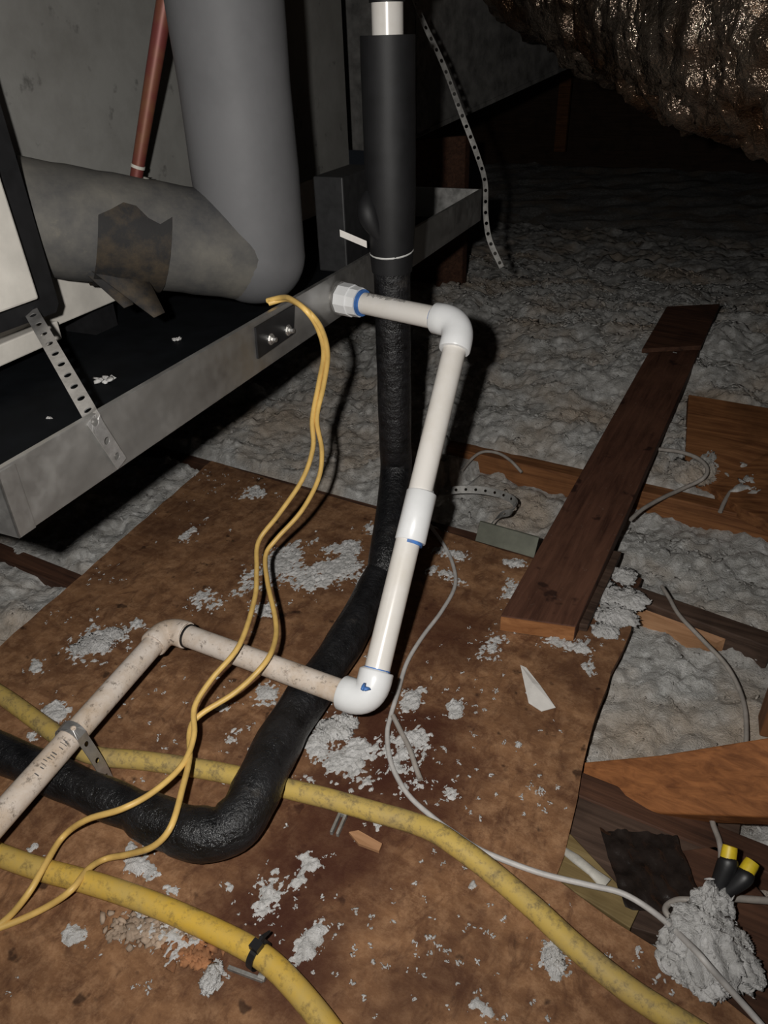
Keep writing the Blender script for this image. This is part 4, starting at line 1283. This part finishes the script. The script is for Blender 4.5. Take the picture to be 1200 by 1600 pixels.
# ------------------------------------------------------------------ scraps on the decking
pp = [(813, 1040, 0.002), (822, 1044, 0.003), (868, 1106, 0.004), (846, 1112, 0.002), (826, 1099, 0.002)]
tip, r1, r2, r3, r4 = [at(*q) for q in pp]
mb = MB()
mid1, mid2 = (tip + r4) / 2 + UP * 0.001, (r1 + r2) / 2 + UP * 0.002
core = (mid1 + mid2) / 2 + UP * 0.003
vs = [tip, r1, mid2, r2, r3, r4, mid1, core]
mb.add(vs, [(0, 1, 2, 7), (0, 7, 6), (7, 2, 3), (7, 3, 4), (7, 4, 5), (7, 5, 6)])
o = link('paper_scrap', mb, M['paper'], smooth=False); s_ = o.modifiers.new('thickness', 'SOLIDIFY'); s_.thickness = 0.0012
tag(o, 'torn wedge of white paper lying on the decking', 'paper')
mb = MB(); q = [at(*p) for p in ((545, 1300, 0.005), (560, 1297, 0.006), (597, 1318, 0.006), (592, 1330, 0.005), (560, 1318, 0.005))]
prism(mb, q, 0.004)
tag(link('wood_chip', mb, M['chip'], smooth=False), 'pale wood chip beside the long yellow cable', 'chip')
a_, b_ = at(538, 1266, 0.006), at(522, 1302, 0.006)
mb = MB(); dd = b_ - a_; sdd = unit(np.cross(dd, UP)) * 0.0055
box(mb, a_ - sdd - UP * 0.0055, dd, sdd * 0.6, UP * 0.007); box(mb, a_ + sdd * 0.4 - UP * 0.0055, dd, sdd * 0.6, UP * 0.007); box(mb, a_ - sdd - UP * 0.0055, dd * 0.2, sdd * 2, UP * 0.007)
tag(link('staple', mb, M['strap_dusty'], smooth=False, bevel=0.0005), 'grey metal cable staple below the long yellow cable', 'staple')
a_, b_ = at(358, 1508, 0.004), at(412, 1528, 0.004)
mb = MB(); dd = b_ - a_; sdd = unit(np.cross(dd, UP)) * 0.004
box(mb, a_ - UP * 0.0035, dd, sdd, UP * 0.005); tube(mb, [b_ - unit(dd) * 0.006, b_ + unit(dd) * 0.002], 0.0038, 8)
tag(link('staple', mb, M['strap_dusty'], smooth=False, bevel=0.0005), 'grey staple half under the yellow cable near the black tie', 'staple')
g = np.random.default_rng(12)
P = np.array([at(300 + 34 * a_, 1492 + 16 * b_, 0.001) for a_, b_ in g.normal(0, 0.55, (120, 2))])
tv, tf = tufts(P, g.uniform(0.002, 0.0055, len(P)), 0.5, 12); tv[:, 2] = np.maximum(tv[:, 2], 0.0004)
tag(np_obj('orange_grit', tv, tf, M['mud']), 'patch of orange grit on the decking below the tied yellow cable', 'grit', kind='stuff')
P = np.array([at(235 + 62 * a_, 1455 + 20 * b_, 0.001) for a_, b_ in g.normal(0, 0.55, (260, 2))])
tv, tf = tufts(P, g.uniform(0.002, 0.005, len(P)), 0.45, 13); tv[:, 2] = np.maximum(tv[:, 2], 0.0004)
tag(np_obj('pale_grit', tv, tf, plain('pale_grit', (0.36, 0.27, 0.20), 0.9, var=0.4)), 'patch of pale grit along the tied yellow cable', 'grit', kind='stuff')

# ------------------------------------------------------------------ foil-wrapped duct sagging overhead
axp = spl([dp(x, y, d) for x, y, d in ((600, -330, 2.3), (760, -205, 2.0), (915, -85, 1.78), (1042, -32, 1.6), (1150, 0, 1.42), (1250, 8, 1.25), (1420, 10, 1.12), (1750, 40, 1.05))], 24)
pts, T, U, Vv = frames(axp)
nS, nA = len(pts), 150
S_, A_ = np.meshgrid(np.arange(nS), np.arange(nA), indexing='ij')
sl = S_ * 0.018; al = A_ / nA * 2 * math.pi
ring_n = fbm(sl * 16, np.cos(al) * 1.4 + 5, 3) - 0.5
ridg = np.abs(fbm(sl * 26 + 7, np.cos(al + 0.7) * 2.5 + 9, 3) - 0.5)
crum = fbm(sl * 34, np.stack([np.cos(al)]).squeeze() * 9 + np.sin(al) * 7 + 20, 4, 0.6) - 0.5
rad = 0.222 * (1 + 0.12 * ring_n - 0.6 * ridg + 0.07 * crum)
Pm = np.array(pts)[S_] + rad[..., None] * (np.cos(al)[..., None] * np.array(U)[S_] + np.sin(al)[..., None] * np.array(Vv)[S_])
Pm[..., 2] -= 0.02 * np.maximum(0, ring_n) * 2
idx = np.arange(nS * nA).reshape(nS, nA)
nx_ = np.roll(idx, -1, 1)
Fd = np.stack([idx[:-1], nx_[:-1], nx_[1:], idx[1:]], -1).reshape(-1, 4)
tag(np_obj('foil_duct', Pm.reshape(-1, 3), Fd, M['foil']), 'crumpled foil-wrapped flexible duct sagging overhead in the attic', 'duct')

pa, pb = dp(600, 222, 2.30), dp(728, 212, 2.38)
mb = MB(); box(mb, np.array((pa[0], pa[1], 0.0)), np.array((pb[0] - pa[0], pb[1] - pa[1], 0)), np.array((0, 0.035, 0)), UP * pa[2])
tag(link('wooden_brace', mb, M['joist_dark'], smooth=False, bevel=0.002), 'brown wooden brace standing behind the far end of the drain pan', 'brace')

# ------------------------------------------------------------------ the far attic: roof, end wall, a truss post
mb = MB(); box(mb, np.array((-3.6, -1.5, 1.5)), np.array((7.2, 0, 0)), np.array((0, 9.2, -0.0)), np.array((0, 0, 0.02)))
o = link('ceiling', mb, M['roof'], smooth=False); o['kind'] = 'structure'; o['label'] = 'dark underside of the roof boards'
mb = MB(); box(mb, np.array((-3.6, 6.9, -0.2)), np.array((7.2, 0, 0)), np.array((0, 0.03, 0)), np.array((0, 0, 1.75)))
o = link('wall_back', mb, M['roof'], smooth=False); o['kind'] = 'structure'; o['label'] = 'dark far end of the attic'
p = at(866, 226, 0.05)
mb = MB(); t_ = dp(873, 130, 1); 
box(mb, np.array((p[0], p[1], 0.0)), np.array((0.09, 0, 0)), np.array((0, 0.038, 0)), UP * 1.5)
tag(link('truss_post', mb, M['joist'], smooth=False), 'slim truss post standing far back in the dark', 'post')
